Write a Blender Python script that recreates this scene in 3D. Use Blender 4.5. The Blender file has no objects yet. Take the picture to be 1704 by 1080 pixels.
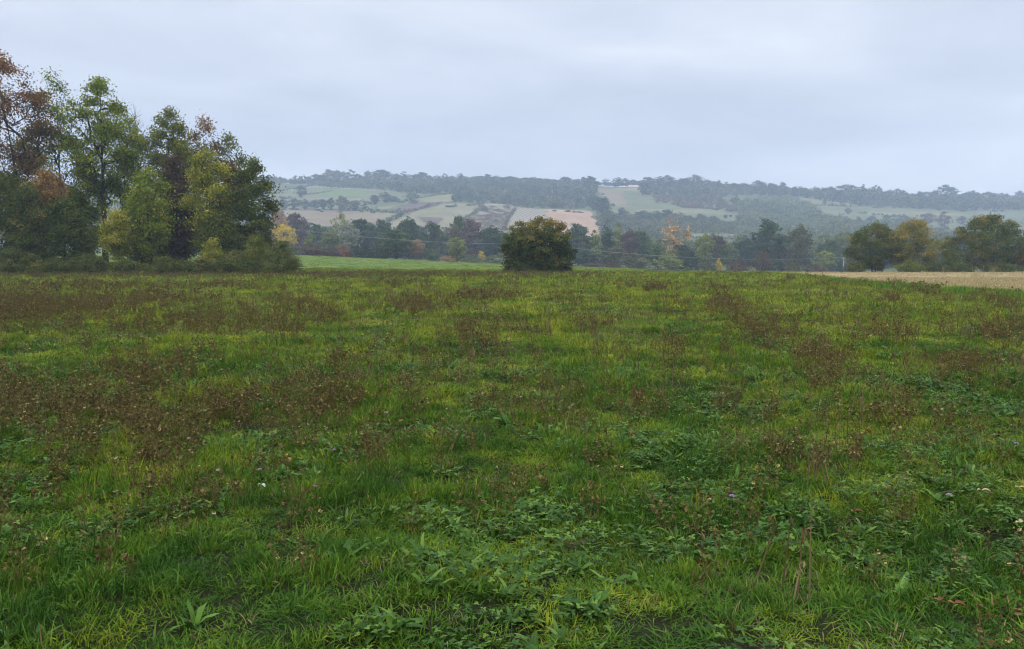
import bpy, bmesh, math, random
import numpy as np
from mathutils import Vector

SC = bpy.context.scene
COL = SC.collection
EYE = 1.6
F = 1280.0
PITCH = math.atan(110.0 / F)
CP, SP = math.cos(PITCH), math.sin(PITCH)

# ------------------------------------------------------------------ terrain
def nz(x, y, seed=0):
    r = random.Random(seed)
    s = 0
    for i in range(6):
        a = r.uniform(0, 6.283); k = r.uniform(0.6, 1.9); p = r.uniform(0, 6.283)
        s = s + np.sin((x * math.cos(a) + y * math.sin(a)) * k + p)
    return s / 3.0

UC = np.array([-700, -300, 450, 700, 900, 1100, 1300, 1500, 1704, 2200, 2800], float)
YK = np.array([0, 70, 110, 160, 250, 350, 500, 700, 900, 1100, 1300, 1380, 1550, 2000], float)

def zrow(y, v):
    return EYE + y * math.tan(math.atan((540 - v) / F) - PITCH)

_z250 = np.interp(UC, [-700, -500, 460, 560, 830, 1000, 1300, 1704, 2400], [4, 4, 3.0, 2.0, -.35, -1.5, -3.5, -3.5, -3])
_rows = {
    350: [430, 430, 431, 435, 440, 444, 447, 447, 447, 447, 447],
    500: [412, 412, 412, 415, 418, 423, 430, 432, 432, 432, 432],
    700: [375, 375, 375, 378, 385, 393, 401, 404, 405, 405, 405],
    900: [345, 345, 345, 347, 355, 362, 373, 379, 381, 381, 381],
    1100: [322, 322, 322, 322, 329, 335, 346, 356, 359, 359, 359],
    1300: [306, 306, 306, 304, 308, 312, 321, 333, 343, 345, 345]}
ZT = []
for yk in YK:
    if yk <= 70: ZT.append(np.zeros(len(UC)))
    elif yk == 110: ZT.append(_z250 * .13)
    elif yk == 160: ZT.append(_z250 * .42)
    elif yk == 250: ZT.append(_z250)
    elif yk in _rows: ZT.append(np.array([zrow(yk, v) for v in _rows[yk]]))
    elif yk == 1380: ZT.append(ZT[-1] + 2.0)
    elif yk == 1550: ZT.append(ZT[-1] - 22.0)
    else: ZT.append(ZT[-1] - 60.0)
ZT = np.array(ZT)

def ground(x, y):
    x = np.asarray(x, float); y = np.asarray(y, float)
    shp = np.broadcast(x, y).shape
    x = np.broadcast_to(x, shp).ravel(); y = np.broadcast_to(y, shp).ravel()
    u = 852 + F * x / np.maximum(y, 25)
    zk = np.zeros((len(YK), len(u)))
    for i in range(len(YK)):
        for du in (-90, -30, 30, 90):
            zk[i] += np.interp(u + du, UC, ZT[i]) * .25
    yy = np.clip(y, 0, YK[-1] - .01)
    k = np.clip(np.searchsorted(YK, yy, side='right') - 1, 0, len(YK) - 2)
    idx = np.arange(len(u))
    def slope(j):
        a = np.clip(j - 1, 0, len(YK) - 1); b = np.clip(j + 1, 0, len(YK) - 1)
        return (zk[b, idx] - zk[a, idx]) / (YK[b] - YK[a])
    h = YK[k + 1] - YK[k]
    t = (yy - YK[k]) / h
    z = ((2*t**3 - 3*t**2 + 1) * zk[k, idx] + (t**3 - 2*t**2 + t) * h * slope(k)
         + (-2*t**3 + 3*t**2) * zk[k + 1, idx] + (t**3 - t**2) * h * slope(k + 1))
    near = np.clip(1 - y / 85, 0, 1)
    z = z + near * (.035 * nz(x / 1.1, y / 1.1, 3) + .03 * nz(x / .35, y / .35, 4))
    far = np.clip((y - 420) / 250, 0, 1)
    z = z + far * 1.3 * nz(x / 45, y / 45, 5)
    return z.reshape(shp)

def g1(x, y): return float(ground(x, y))

def project(x, y, z):
    d = y * CP - (z - EYE) * SP
    d = np.maximum(d, .05)
    return 852 + F * x / d, 540 - F * (y * SP + (z - EYE) * CP) / d

def place(u, Y):
    z = 0.0
    for _ in range(4):
        x = (u - 852) / F * (Y * CP - (z - EYE) * SP)
        z = g1(x, Y)
    return Vector((x, Y, z))

_T = np.geomspace(2.0, 1800, 3000)
def hit(u, v):
    dx = (u - 852) / F; k = (540 - v) / F
    dy = CP + k * SP; dz = -SP + k * CP
    X, Y, Z = dx * _T, dy * _T, EYE + dz * _T
    below = (Z - ground(X, Y)) < 0
    if not below.any(): return place(u, 1290)
    i = max(int(np.argmax(below)), 1)
    a, b = _T[i - 1], _T[i]
    for _ in range(18):
        m = (a + b) / 2
        if EYE + dz * m < g1(dx * m, dy * m): b = m
        else: a = m
    return Vector((dx * b, dy * b, g1(dx * b, dy * b)))

def hp(p):
    return place(p[0], p[2]) if len(p) == 3 else hit(*p)      # (u, None, Y) or (u, v)

# ------------------------------------------------------------------ helpers
def tag(o, label=None, cat=None, group=None, kind=None):
    if label: o['label'] = label
    if cat: o['category'] = cat
    if group: o['group'] = group
    if kind: o['kind'] = kind
    return o

def link(name, me, parent=None):
    o = bpy.data.objects.new(name, me); COL.objects.link(o)
    if parent: o.parent = parent
    return o

def empty(name, loc, rz=0.0, sc=(1, 1, 1)):
    o = bpy.data.objects.new(name, None); COL.objects.link(o)
    o.location = loc; o.rotation_euler = (0, 0, rz); o.scale = sc
    o.empty_display_size = .3
    return o

def qmesh(name, V, Q, mats, tint=None, smooth=False, midx=None):
    V = np.asarray(V, np.float32); Q = np.asarray(Q, np.int32)
    me = bpy.data.meshes.new(name)
    me.vertices.add(len(V)); me.vertices.foreach_set('co', V.ravel())
    k = Q.shape[1] if len(Q) else 4
    me.loops.add(Q.size); me.loops.foreach_set('vertex_index', Q.ravel())
    me.polygons.add(len(Q))
    me.polygons.foreach_set('loop_start', np.arange(0, Q.size, k, dtype=np.int32))
    if midx is not None: me.polygons.foreach_set('material_index', np.asarray(midx, np.int32))
    me.polygons.foreach_set('use_smooth', np.full(len(Q), smooth))
    for m in (mats if isinstance(mats, (list, tuple)) else [mats]): me.materials.append(m)
    if tint is not None:
        me.attributes.new('tint', 'FLOAT', 'POINT').data.foreach_set('value', np.asarray(tint, np.float32))
    me.update(calc_edges=True)
    return me

def join(parts):                      # parts: list of (V, Q, tint)
    V = np.concatenate([p[0] for p in parts])
    off = np.cumsum([0] + [len(p[0]) for p in parts[:-1]])
    Q = np.concatenate([p[1] + o for p, o in zip(parts, off)])
    T = np.concatenate([p[2] for p in parts])
    return V, Q, T

def tube(pts, rad, sides=6, tint=0.5):
    pts = np.asarray(pts, float); n = len(pts)
    V = []
    for i in range(n):
        d = pts[min(i + 1, n - 1)] - pts[max(i - 1, 0)]
        d = d / (np.linalg.norm(d) + 1e-9)
        a = np.cross(d, [0.13, 0.9, 0.41]); a /= np.linalg.norm(a) + 1e-9
        b = np.cross(d, a)
        th = np.arange(sides) / sides * 2 * math.pi
        V.append(pts[i] + rad[i] * (np.cos(th)[:, None] * a + np.sin(th)[:, None] * b))
    V = np.concatenate(V)
    Q = [(i*sides + j, i*sides + (j+1) % sides, (i+1)*sides + (j+1) % sides, (i+1)*sides + j) for i in range(n-1) for j in range(sides)]
    return V, np.array(Q, int), np.full(len(V), tint)

# ------------------------------------------------------------------ materials
def newmat(name):
    m = bpy.data.materials.new(name); m.use_nodes = True
    nt = m.node_tree; nt.nodes.clear()
    return m, nt, nt.nodes, nt.links

def ramp(N, stops):
    r = N.new('ShaderNodeValToRGB')
    el = r.color_ramp.elements
    while len(el) < len(stops): el.new(.5)
    for e, (p, c) in zip(el, stops):
        e.position = p; e.color = (*c, 1)
    return r

def foliage_shader(nt, N, L, col, trans=.3, rough=.6, spec=.1):
    out = N.new('ShaderNodeOutputMaterial')
    p = N.new('ShaderNodeBsdfPrincipled')
    p.inputs['Roughness'].default_value = rough
    p.inputs['Specular IOR Level'].default_value = spec
    L.new(col, p.inputs['Base Color'])
    if trans > 0:
        t = N.new('ShaderNodeBsdfTranslucent'); L.new(col, t.inputs['Color'])
        mx = N.new('ShaderNodeMixShader'); mx.inputs[0].default_value = trans
        L.new(p.outputs[0], mx.inputs[1]); L.new(t.outputs[0], mx.inputs[2])
        L.new(mx.outputs[0], out.inputs[0])
    else:
        L.new(p.outputs[0], out.inputs[0])

def leaf_mat(name, stops, trans=.3, rough=.6, spec=.1):
    m, nt, N, L = newmat(name)
    a = N.new('ShaderNodeAttribute'); a.attribute_name = 'tint'
    r = ramp(N, stops); L.new(a.outputs['Fac'], r.inputs[0])
    foliage_shader(nt, N, L, r.outputs[0], trans, rough, spec)
    return m

def tinted_leaf_mat(name):            # own colour per tree from the object's colour, leaf to leaf variation from tint
    m, nt, N, L = newmat(name)
    a = N.new('ShaderNodeAttribute'); a.attribute_name = 'tint'
    oi = N.new('ShaderNodeObjectInfo')
    h = N.new('ShaderNodeHueSaturation')
    mr = N.new('ShaderNodeMapRange'); mr.inputs[3].default_value = .45; mr.inputs[4].default_value = 1.65
    L.new(a.outputs['Fac'], mr.inputs[0]); L.new(mr.outputs[0], h.inputs['Value'])
    mh = N.new('ShaderNodeMapRange'); mh.inputs[3].default_value = .525; mh.inputs[4].default_value = .475
    L.new(a.outputs['Fac'], mh.inputs[0]); L.new(mh.outputs[0], h.inputs['Hue'])
    L.new(oi.outputs['Color'], h.inputs['Color'])
    foliage_shader(nt, N, L, h.outputs[0], .25)
    return m

def bark_mat(name, c1, c2):
    m, nt, N, L = newmat(name)
    tc = N.new('ShaderNodeTexCoord'); mp = N.new('ShaderNodeMapping'); mp.inputs['Scale'].default_value = (6, 6, 1.2)
    n = N.new('ShaderNodeTexNoise'); n.inputs['Scale'].default_value = 2.0; n.inputs['Detail'].default_value = 6
    L.new(tc.outputs['Object'], mp.inputs[0]); L.new(mp.outputs[0], n.inputs['Vector'])
    r = ramp(N, [(.3, c1), (.7, c2)]); L.new(n.outputs[0], r.inputs[0])
    foliage_shader(nt, N, L, r.outputs[0], 0, .9, .1)
    return m

def soil_mat(name, stops, scale=.2, detail=8, stripe=None, fine=3.0, bump=.0):
    """field or ground: two noises in world metres through one ramp, optional rows (angle, width m, strength)"""
    m, nt, N, L = newmat(name)
    g = N.new('ShaderNodeNewGeometry')
    n1 = N.new('ShaderNodeTexNoise'); n1.inputs['Scale'].default_value = scale; n1.inputs['Detail'].default_value = detail
    n1.inputs['Roughness'].default_value = .62
    n2 = N.new('ShaderNodeTexNoise'); n2.inputs['Scale'].default_value = fine; n2.inputs['Detail'].default_value = 5
    L.new(g.outputs['Position'], n1.inputs['Vector']); L.new(g.outputs['Position'], n2.inputs['Vector'])
    mx = N.new('ShaderNodeMix'); mx.inputs[0].default_value = .4
    L.new(n1.outputs[0], mx.inputs[2]); L.new(n2.outputs[0], mx.inputs[3])
    fac = mx.outputs[0]
    if stripe:
        mp = N.new('ShaderNodeMapping'); mp.vector_type = 'TEXTURE'; mp.inputs['Rotation'].default_value = (0, 0, stripe[0])
        L.new(g.outputs['Position'], mp.inputs[0])
        w = N.new('ShaderNodeTexWave'); w.inputs['Scale'].default_value = 1 / (stripe[1] * 3.18); w.inputs['Distortion'].default_value = 1.6
        w.inputs['Detail'].default_value = 3; w.inputs['Detail Scale'].default_value = .4
        L.new(mp.outputs[0], w.inputs['Vector'])
        sub = N.new('ShaderNodeMath'); sub.operation = 'SUBTRACT'; sub.inputs[1].default_value = .5
        L.new(w.outputs['Fac'], sub.inputs[0])
        ma = N.new('ShaderNodeMath'); ma.operation = 'MULTIPLY_ADD'; ma.inputs[1].default_value = stripe[2]
        L.new(sub.outputs[0], ma.inputs[0]); L.new(fac, ma.inputs[2]); fac = ma.outputs[0]
    r = ramp(N, stops); L.new(fac, r.inputs[0])
    out = N.new('ShaderNodeOutputMaterial'); p = N.new('ShaderNodeBsdfPrincipled')
    p.inputs['Roughness'].default_value = .95; p.inputs['Specular IOR Level'].default_value = .1
    L.new(r.outputs[0], p.inputs['Base Color']); L.new(p.outputs[0], out.inputs[0])
    if bump:
        b = N.new('ShaderNodeBump'); b.inputs['Strength'].default_value = bump; b.inputs['Distance'].default_value = .15
        L.new(n2.outputs[0], b.inputs['Height']); L.new(b.outputs[0], p.inputs['Normal'])
    return m

def plain_mat(name, c, rough=.8, var=.15, scale=4):
    m, nt, N, L = newmat(name)
    tc = N.new('ShaderNodeTexCoord'); n = N.new('ShaderNodeTexNoise'); n.inputs['Scale'].default_value = scale; n.inputs['Detail'].default_value = 5
    L.new(tc.outputs['Object'], n.inputs['Vector'])
    r = ramp(N, [(.3, tuple(x * (1 - var) for x in c)), (.7, tuple(min(1, x * (1 + var)) for x in c))]); L.new(n.outputs[0], r.inputs[0])
    foliage_shader(nt, N, L, r.outputs[0], 0, rough, .2)
    return m

def meadow_mat(name, lush, mid, yellow, dry, dryat=.985, trans=.3):
    """grass blades: colour drifts over the meadow in world metres, and from blade to blade"""
    m, nt, N, L = newmat(name)
    g = N.new('ShaderNodeNewGeometry')
    n1 = N.new('ShaderNodeTexNoise'); n1.inputs['Scale'].default_value = .42; n1.inputs['Detail'].default_value = 4; n1.inputs['Roughness'].default_value = .6
    n2 = N.new('ShaderNodeTexNoise'); n2.inputs['Scale'].default_value = 2.6; n2.inputs['Detail'].default_value = 2
    L.new(g.outputs['Position'], n1.inputs['Vector']); L.new(g.outputs['Position'], n2.inputs['Vector'])
    a = N.new('ShaderNodeAttribute'); a.attribute_name = 'tint'
    mx = N.new('ShaderNodeMix'); mx.inputs[0].default_value = .38
    L.new(n1.outputs[0], mx.inputs[2]); L.new(n2.outputs[0], mx.inputs[3])
    mr = N.new('ShaderNodeMapRange'); mr.inputs[1].default_value = .4; mr.inputs[2].default_value = .62
    L.new(mx.outputs[0], mr.inputs[0])
    # deeper green near, yellower grass beyond; partly the low view onto tips painted in
    sx = N.new('ShaderNodeSeparateXYZ'); L.new(g.outputs['Position'], sx.inputs[0])
    fy = N.new('ShaderNodeMapRange'); fy.inputs[1].default_value = 4; fy.inputs[2].default_value = 22; fy.inputs[3].default_value = -.16; fy.inputs[4].default_value = .2
    L.new(sx.outputs['Y'], fy.inputs[0])
    ad = N.new('ShaderNodeMath'); ad.operation = 'MULTIPLY_ADD'; ad.inputs[1].default_value = .7
    L.new(mr.outputs[0], ad.inputs[0]); L.new(fy.outputs[0], ad.inputs[2])
    ad2 = N.new('ShaderNodeMath'); ad2.operation = 'MULTIPLY_ADD'; ad2.inputs[1].default_value = .34
    L.new(a.outputs['Fac'], ad2.inputs[0]); L.new(ad.outputs[0], ad2.inputs[2])
    oi = N.new('ShaderNodeObjectInfo')                      # tuft to tuft
    ad3 = N.new('ShaderNodeMath'); ad3.operation = 'MULTIPLY_ADD'; ad3.inputs[1].default_value = .5
    cen = N.new('ShaderNodeMath'); cen.operation = 'SUBTRACT'; cen.inputs[1].default_value = .5; L.new(oi.outputs['Random'], cen.inputs[0])
    L.new(cen.outputs[0], ad3.inputs[0]); L.new(ad2.outputs[0], ad3.inputs[2]); ad2 = ad3
    r = ramp(N, [(.0, lush), (.45, mid), (.95, yellow)]); L.new(ad2.outputs[0], r.inputs[0])
    st = N.new('ShaderNodeMath'); st.operation = 'GREATER_THAN'; st.inputs[1].default_value = dryat
    wr = N.new('ShaderNodeMath'); wr.operation = 'MULTIPLY_ADD'; wr.inputs[1].default_value = .12; L.new(oi.outputs['Random'], wr.inputs[0]); L.new(a.outputs['Fac'], wr.inputs[2])
    L.new(wr.outputs[0], st.inputs[0])
    mc = N.new('ShaderNodeMix'); mc.data_type = 'RGBA'
    L.new(st.outputs[0], mc.inputs[0]); L.new(r.outputs[0], mc.inputs[6]); mc.inputs[7].default_value = (*dry, 1)
    foliage_shader(nt, N, L, mc.outputs[2], trans, .55, .08)
    return m

M = {}
M['bark'] = bark_mat('bark', (.022, .019, .016), (.06, .052, .042))
M['bark_pale'] = bark_mat('bark_pale', (.12, .11, .095), (.26, .24, .2))
M['tree'] = tinted_leaf_mat('tree_leaves')
M['grass'] = meadow_mat('meadow_grass', (.025, .073, .006), (.08, .15, .01), (.235, .256, .017), (.19, .14, .055), dryat=1.04, trans=.2)
M['weed'] = leaf_mat('dead_weed', [(0, (0.050, 0.037, 0.013)), (.5, (0.122, 0.093, 0.031)), (.85, (0.231, 0.178, 0.065)), (1, (0.390, 0.315, 0.133))], .1)
M['broad'] = leaf_mat('broad_leaf', [(0, (.018, .05, .008)), (.6, (.05, .115, .015)), (1, (.11, .19, .028))], .25, .5, .16)
M['stalk'] = leaf_mat('dry_stalk', [(0, (0.072, 0.049, 0.024)), (.5, (0.136, 0.102, 0.048)), (1, (0.224, 0.180, 0.088))], .2)
M['straw'] = leaf_mat('straw', [(0, (0.177, 0.134, 0.059)), (.5, (0.326, 0.258, 0.124)), (.9, (0.428, 0.350, 0.201)), (1, (0.112, 0.154, 0.047))], .15)

# ------------------------------------------------------------------ ground sheet
def build_ground():
    fr = np.radians(np.arange(-58, 58.01, .4))
    th = np.concatenate([fr, np.radians(np.arange(63, 300, 6.5))])
    rr = np.concatenate([np.geomspace(.6, 60, 90), np.arange(64, 400, 6), np.arange(405, 1420, 10.5), np.arange(1440, 1700, 45)])
    n, k = len(th), len(rr)
    at = np.abs((th + math.pi) % (2 * math.pi) - math.pi)
    sc = np.interp(at, np.radians([0, 58, 110, 180]), [1, 1, .12, .08])
    R = rr[:, None] * sc[None, :]
    X = R * np.sin(th)[None, :]; Y = R * np.cos(th)[None, :]
    Z = ground(X, Y)
    V = np.stack([X, Y, Z], -1).reshape(-1, 3)
    V = np.concatenate([V, [[0, 0, g1(0, 0)]]])
    Q = [(i*n + j, i*n + (j+1) % n, (i+1)*n + (j+1) % n, (i+1)*n + j) for i in range(k-1) for j in range(n)]
    Q += [(j, len(V)-1, len(V)-1, (j+1) % n) for j in range(0)]
    Q = np.array(Q)[:, ::-1]
    c = len(V) - 1
    m = soil_mat('turf_soil', [(.36, (.007, .009, .003)), (.5, (.02, .026, .007)), (.6, (.045, .045, .016)), (.68, (.07, .05, .025))], .35, 8, None, 55, .8)
    me = qmesh('ground', V, Q, m, smooth=True)
    tag(link('ground', me), kind='structure')
build_ground()

# ------------------------------------------------------------------ fields draped on the terrain
def smooth_poly(pts, step):
    out = []
    n = len(pts)
    for i in range(n):
        a, b = pts[i], pts[(i + 1) % n]
        k = max(1, int((b - a).length / step))
        for j in range(k): out.append(a.lerp(b, j / k))
    return out

def field(name, pts, mat, lift=.35, step=14.0, jit=2.6, seed=0):
    r = random.Random(name + str(seed))
    P = [Vector((p.x, p.y)) for p in (hp(q) for q in pts)]
    P = smooth_poly(P, step)
    if jit: P = [p + Vector((r.uniform(-jit, jit), r.uniform(-jit, jit))) for p in P]
    bm = bmesh.new()
    f = bm.faces.new([bm.verts.new((p.x, p.y, 0)) for p in P])
    bmesh.ops.triangulate(bm, faces=[f])
    for _ in range(7):
        long = [e for e in bm.edges if e.calc_length() > step * 1.6]
        if not long: break
        bmesh.ops.subdivide_edges(bm, edges=long, cuts=1)
        bmesh.ops.triangulate(bm, faces=[f for f in bm.faces if len(f.verts) > 3])
    bm.verts.ensure_lookup_table()
    xy = np.array([(v.co.x, v.co.y) for v in bm.verts])
    zz = ground(xy[:, 0], xy[:, 1])
    for v, z in zip(bm.verts, zz): v.co.z = z + lift
    for f in bm.faces:
        f.normal_update()
        if f.normal.z < 0: f.normal_flip()
        f.smooth = True
    me = bpy.data.meshes.new(name); bm.to_mesh(me); bm.free()
    me.materials.append(mat)
    return tag(link(name, me), kind='structure')

C = lambda *c: c
past = soil_mat('pasture_turf', [(0.388, C(0.050, 0.094, 0.015)), (0.500, C(0.079, 0.131, 0.023)), (0.612, C(0.122, 0.156, 0.039))], .12, 8, (math.radians(68), 7, 0.14), .9)
hillp = soil_mat('hill_pasture', [(0.376, C(0.067, 0.080, 0.034)), (0.500, C(0.094, 0.106, 0.049)), (0.624, C(0.121, 0.125, 0.063))], .02, 9, (math.radians(75), 16, 0.16), .2)
beige = soil_mat('dry_grassland', [(0.376, C(0.099, 0.102, 0.044)), (0.500, C(0.145, 0.136, 0.068)), (0.624, C(0.178, 0.164, 0.088))], .03, 9, (math.radians(60), 9, 0.25), .3)
plough = soil_mat('ploughed_soil', [(0.376, C(.055, .042, .034)), (0.531, C(.085, .065, .052)), (0.655, C(.12, .095, .07))], .04, 8, (.5, 3, .25), .4)
brown = soil_mat('weathered_plough', [(0.376, C(0.128, 0.085, 0.060)), (0.500, C(0.170, 0.119, 0.081)), (0.587, C(0.145, 0.136, 0.068)), (0.655, C(0.170, 0.162, 0.085))], .018, 9, (math.radians(70), 11, 0.22), .25)
strip = soil_mat('striped_stubble', [(0.345, C(0.100, 0.096, 0.052)), (0.500, C(0.151, 0.140, 0.075)), (0.636, C(0.215, 0.184, 0.113))], .02, 7, (math.radians(62), 7, .35), .3)
rows = soil_mat('rowed_field', [(0.314, C(0.096, 0.088, 0.063)), (0.500, C(0.169, 0.147, 0.103)), (0.686, C(0.265, 0.228, 0.162))], .02, 7, (math.radians(17), 5.5, .8), .3)
peach = soil_mat('peach_stubble', [(0.345, C(0.164, 0.113, 0.070)), (0.500, C(0.290, 0.189, 0.118)), (0.636, C(0.328, 0.226, 0.147))], .018, 8, (math.radians(84), 9, .3), .3)
scrubg = soil_mat('purple_scrub_ground', [(0.376, C(0.120, 0.096, 0.069)), (0.500, C(0.192, 0.150, 0.112)), (0.624, C(0.192, 0.192, 0.106))], .03, 9, None, .35)
hillg = soil_mat('hill_ground', [(0.376, C(.045, .06, .022)), (0.500, C(.07, .085, .032)), (0.624, C(.11, .11, .05))], .03, 9, None, .3)

field('hillside', [(-500, None, 262), (450, None, 262), (1000, None, 262), (1400, None, 262), (2100, None, 262), (2300, None, 1350), (1300, None, 1350), (500, None, 1350), (-500, None, 1350)], hillg, .15, 22)
field('far_meadow', [(-300, None, 101), (450, None, 101), (850, None, 101), (1075, None, 112), (1070, None, 180), (1060, None, 268), (830, None, 264), (560, None, 262), (300, None, 262), (-300, None, 262)], past, .12, 9)
field('hill_pasture', [(440, 322), (520, 309), (560, 315), (650, 318), (700, 323), (692, 330), (655, 344), (610, 349), (545, 349), (440, 349)], hillp, .4)
field('dry_hill_field', [(697, 331), (755, 320), (752, 337), (700, 338)], beige, .55)
field('pale_hill_strip', [(618, 347), (655, 343), (697, 331), (690, 337), (655, 344), (640, 350)], beige, .75)
field('ploughed_field', [(650, 350), (690, 337), (737, 338), (712, 347), (676, 354)], plough, .8)
field('brown_field', [(470, 349), (561, 351), (657, 356), (690, 352), (640, 372), (560, 378), (470, 374)], brown, .5)
field('striped_field', [(648, 373), (702, 349), (740, 339), (803, 340), (790, 357), (748, 386), (700, 395), (640, 392)], strip, .6)
field('ploughed_strip', [(692, 362), (738, 364), (725, 374), (706, 372)], plough, 1.0)
field('scrub_field', [(803, 340), (842, 340), (858, 346), (842, 367), (830, 392), (752, 392), (765, 372), (790, 357)], scrubg, .5)
field('rowed_field', [(859, 346), (909, 349), (908, 366), (880, 390), (838, 386), (842, 366)], rows, .6)
field('stubble_hill_field', [(910, 349), (984, 352), (987, 364), (1000, 380), (990, 398), (920, 398), (885, 390), (908, 366)], peach, .75)
field('upper_pasture', [(990, 314), (1066, 313), (1070, 324), (1085, 327), (1093, 339), (1124, 340), (1135, 347), (1205, 348), (1226, 358), (1222, 369), (1190, 369), (1118, 362), (1053, 362), (1020, 362), (1012, 340)], hillp, .4)
field('house_clearing', [(1020, 314), (1066, 313), (1068, 320), (1040, 319), (1018, 320)], beige, .8)
field('pale_track', [(1050, 372), (1110, 375), (1175, 377), (1175, 379), (1110, 377), (1050, 374.5)], beige, .6)
field('tan_strip', [(1138, 390), (1222, 391), (1222, 397), (1138, 396)], beige, .6)
field('fallow_field', [(1135, 404), (1245, 406), (1250, 422), (1135, 420)], scrubg, .5)
field('tan_hill_strip', [(452, 333), (530, 329), (602, 331), (602, 335), (530, 332.5), (452, 337.5)], brown, .62)
field('green_hill_plot', [(522, 317), (600, 318), (612, 325), (532, 325)], past, .62)
field('bare_hill_plot', [(992, 316), (1036, 316.5), (1044, 346), (1014, 341), (1003, 326)], brown, .62)
field('mown_hill_strip', [(1440, 353), (1600, 356), (1600, 361), (1440, 358)], beige, .72)
field('fallow_hill_strip', [(1060, 349), (1200, 352), (1214, 358), (1060, 355)], beige, .62)
field('tan_hill_plot', [(700, 349), (756, 343), (748, 354), (700, 360)], beige, .82)
field('hill_track', [(455, 319.5), (520, 311), (600, 315), (648, 319), (648, 320.2), (600, 316.6), (520, 313), (455, 321.5)], rows, .85)
field('ridge_field', [(1325, 329), (1417, 336), (1420, 342), (1355, 342)], beige, .5)
field('right_pasture', [(1345, 342), (1420, 345), (1720, 352), (2000, 353), (2000, 366), (1720, 366), (1602, 373), (1583, 386), (1560, 386), (1512, 372), (1376, 364)], hillp, .5)
field('tan_valley_field', [(1540, 386), (1720, 386), (1720, 402), (1540, 402)], beige, .5)

UB = [900, 1080, 1200, 1290, 1400, 1480, 1600, 1704, 2200, 3000]
YB = [260, 225, 150, 84, 56, 46, 37.5, 33, 23, 17]
def straw_edge(x, y):
    u = 852 + F * x / np.maximum(y, 3)
    return np.interp(u, UB, YB)
strawm = soil_mat('straw_ground', [(.3, C(0.171, 0.133, 0.059)), (.5, C(0.285, 0.219, 0.106)), (.62, C(0.361, 0.286, 0.153)), (.75, C(0.190, 0.204, 0.071))], .12, 9, (math.radians(20), 2.2, 0.3), 1.2)
field('stubble_field', [(u, None, y) for u, y in zip(UB[1:9], YB[1:9])] + [(2200, None, 170), (1700, None, 175), (1420, None, 215), (1200, None, 235), (1085, None, 235)], strawm, .05, 5, .35, 4)

# ------------------------------------------------------------------ trees
def rand_unit(rng, n):
    v = rng.normal(size=(n, 3)); return v / np.linalg.norm(v, axis=1)[:, None]

def leaf_quads(P, size, rng, droop=.25, wide=.62):
    n = len(P)
    d = rand_unit(rng, n); d[:, 2] -= droop
    d /= np.linalg.norm(d, axis=1)[:, None]
    s = np.cross(d, rand_unit(rng, n)); s /= np.linalg.norm(s, axis=1)[:, None] + 1e-9
    nn = np.cross(d, s)
    L = (size * rng.uniform(.5, 1.55, n))[:, None]
    b = P - d * L * .5; t = P + d * L * .5
    m = P + nn * L * .1
    V = np.stack([b, m + s * L * wide * .5, t, m - s * L * wide * .5], 1).reshape(-1, 3)
    return V, np.arange(4 * n).reshape(n, 4)

def crown_clusters(rng, z0, z1, rx, ry, nl, nc, p=1.0, fill=.55, lob=(.3, .46), env=.45):
    """cluster centres in lobes hung round the axis; p<1 widest low, p>1 widest high"""
    prof = lambda h: np.sin(np.pi * np.clip(h, .02, .98) ** p) ** .75
    H = z1 - z0
    lobes = []
    hs = (np.arange(nl) + .5) / nl
    a0 = rng.uniform(0, 6.28)
    for i, h in enumerate(hs):
        w = prof(h)
        R = rng.uniform(*lob) * min(rx, H * .5) * (.5 + .5 * w)
        a = a0 + i * 2.4 + rng.uniform(-.5, .5)
        rad = rng.uniform(.45, 1.0) * max(0.0, w - R / rx * .55)
        zc = min(z0 + h * H, z1 - R * .75)
        lobes.append((math.cos(a) * rad * rx, math.sin(a) * rad * ry, max(zc, z0 + R * .5), R))
    w = np.array([l[3] ** 2 for l in lobes]); w /= w.sum()
    ne = int(nc * env)
    h = rng.uniform(.01, .97, ne * 4); h = h[rng.uniform(size=ne * 4) < prof(h)][:ne]
    a = rng.uniform(0, 6.283, len(h)); wob = 1 + .16 * np.sin(3 * a + 6 * h + a0) + .1 * np.sin(5 * a - 11 * h)
    r = prof(h) * wob * rng.uniform(0, 1, len(h)) ** .42 * .92
    out = [np.stack([np.cos(a) * r * rx, np.sin(a) * r * ry, z0 + h * H], 1)]
    for l, k in zip(lobes, rng.multinomial(nc - ne, w)):
        u = rand_unit(rng, k); u[:, 2] *= .8
        r = l[3] * rng.uniform(0, 1, k) ** fill
        out.append(np.array(l[:3]) + u * r[:, None])
    return np.concatenate(out)

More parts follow.
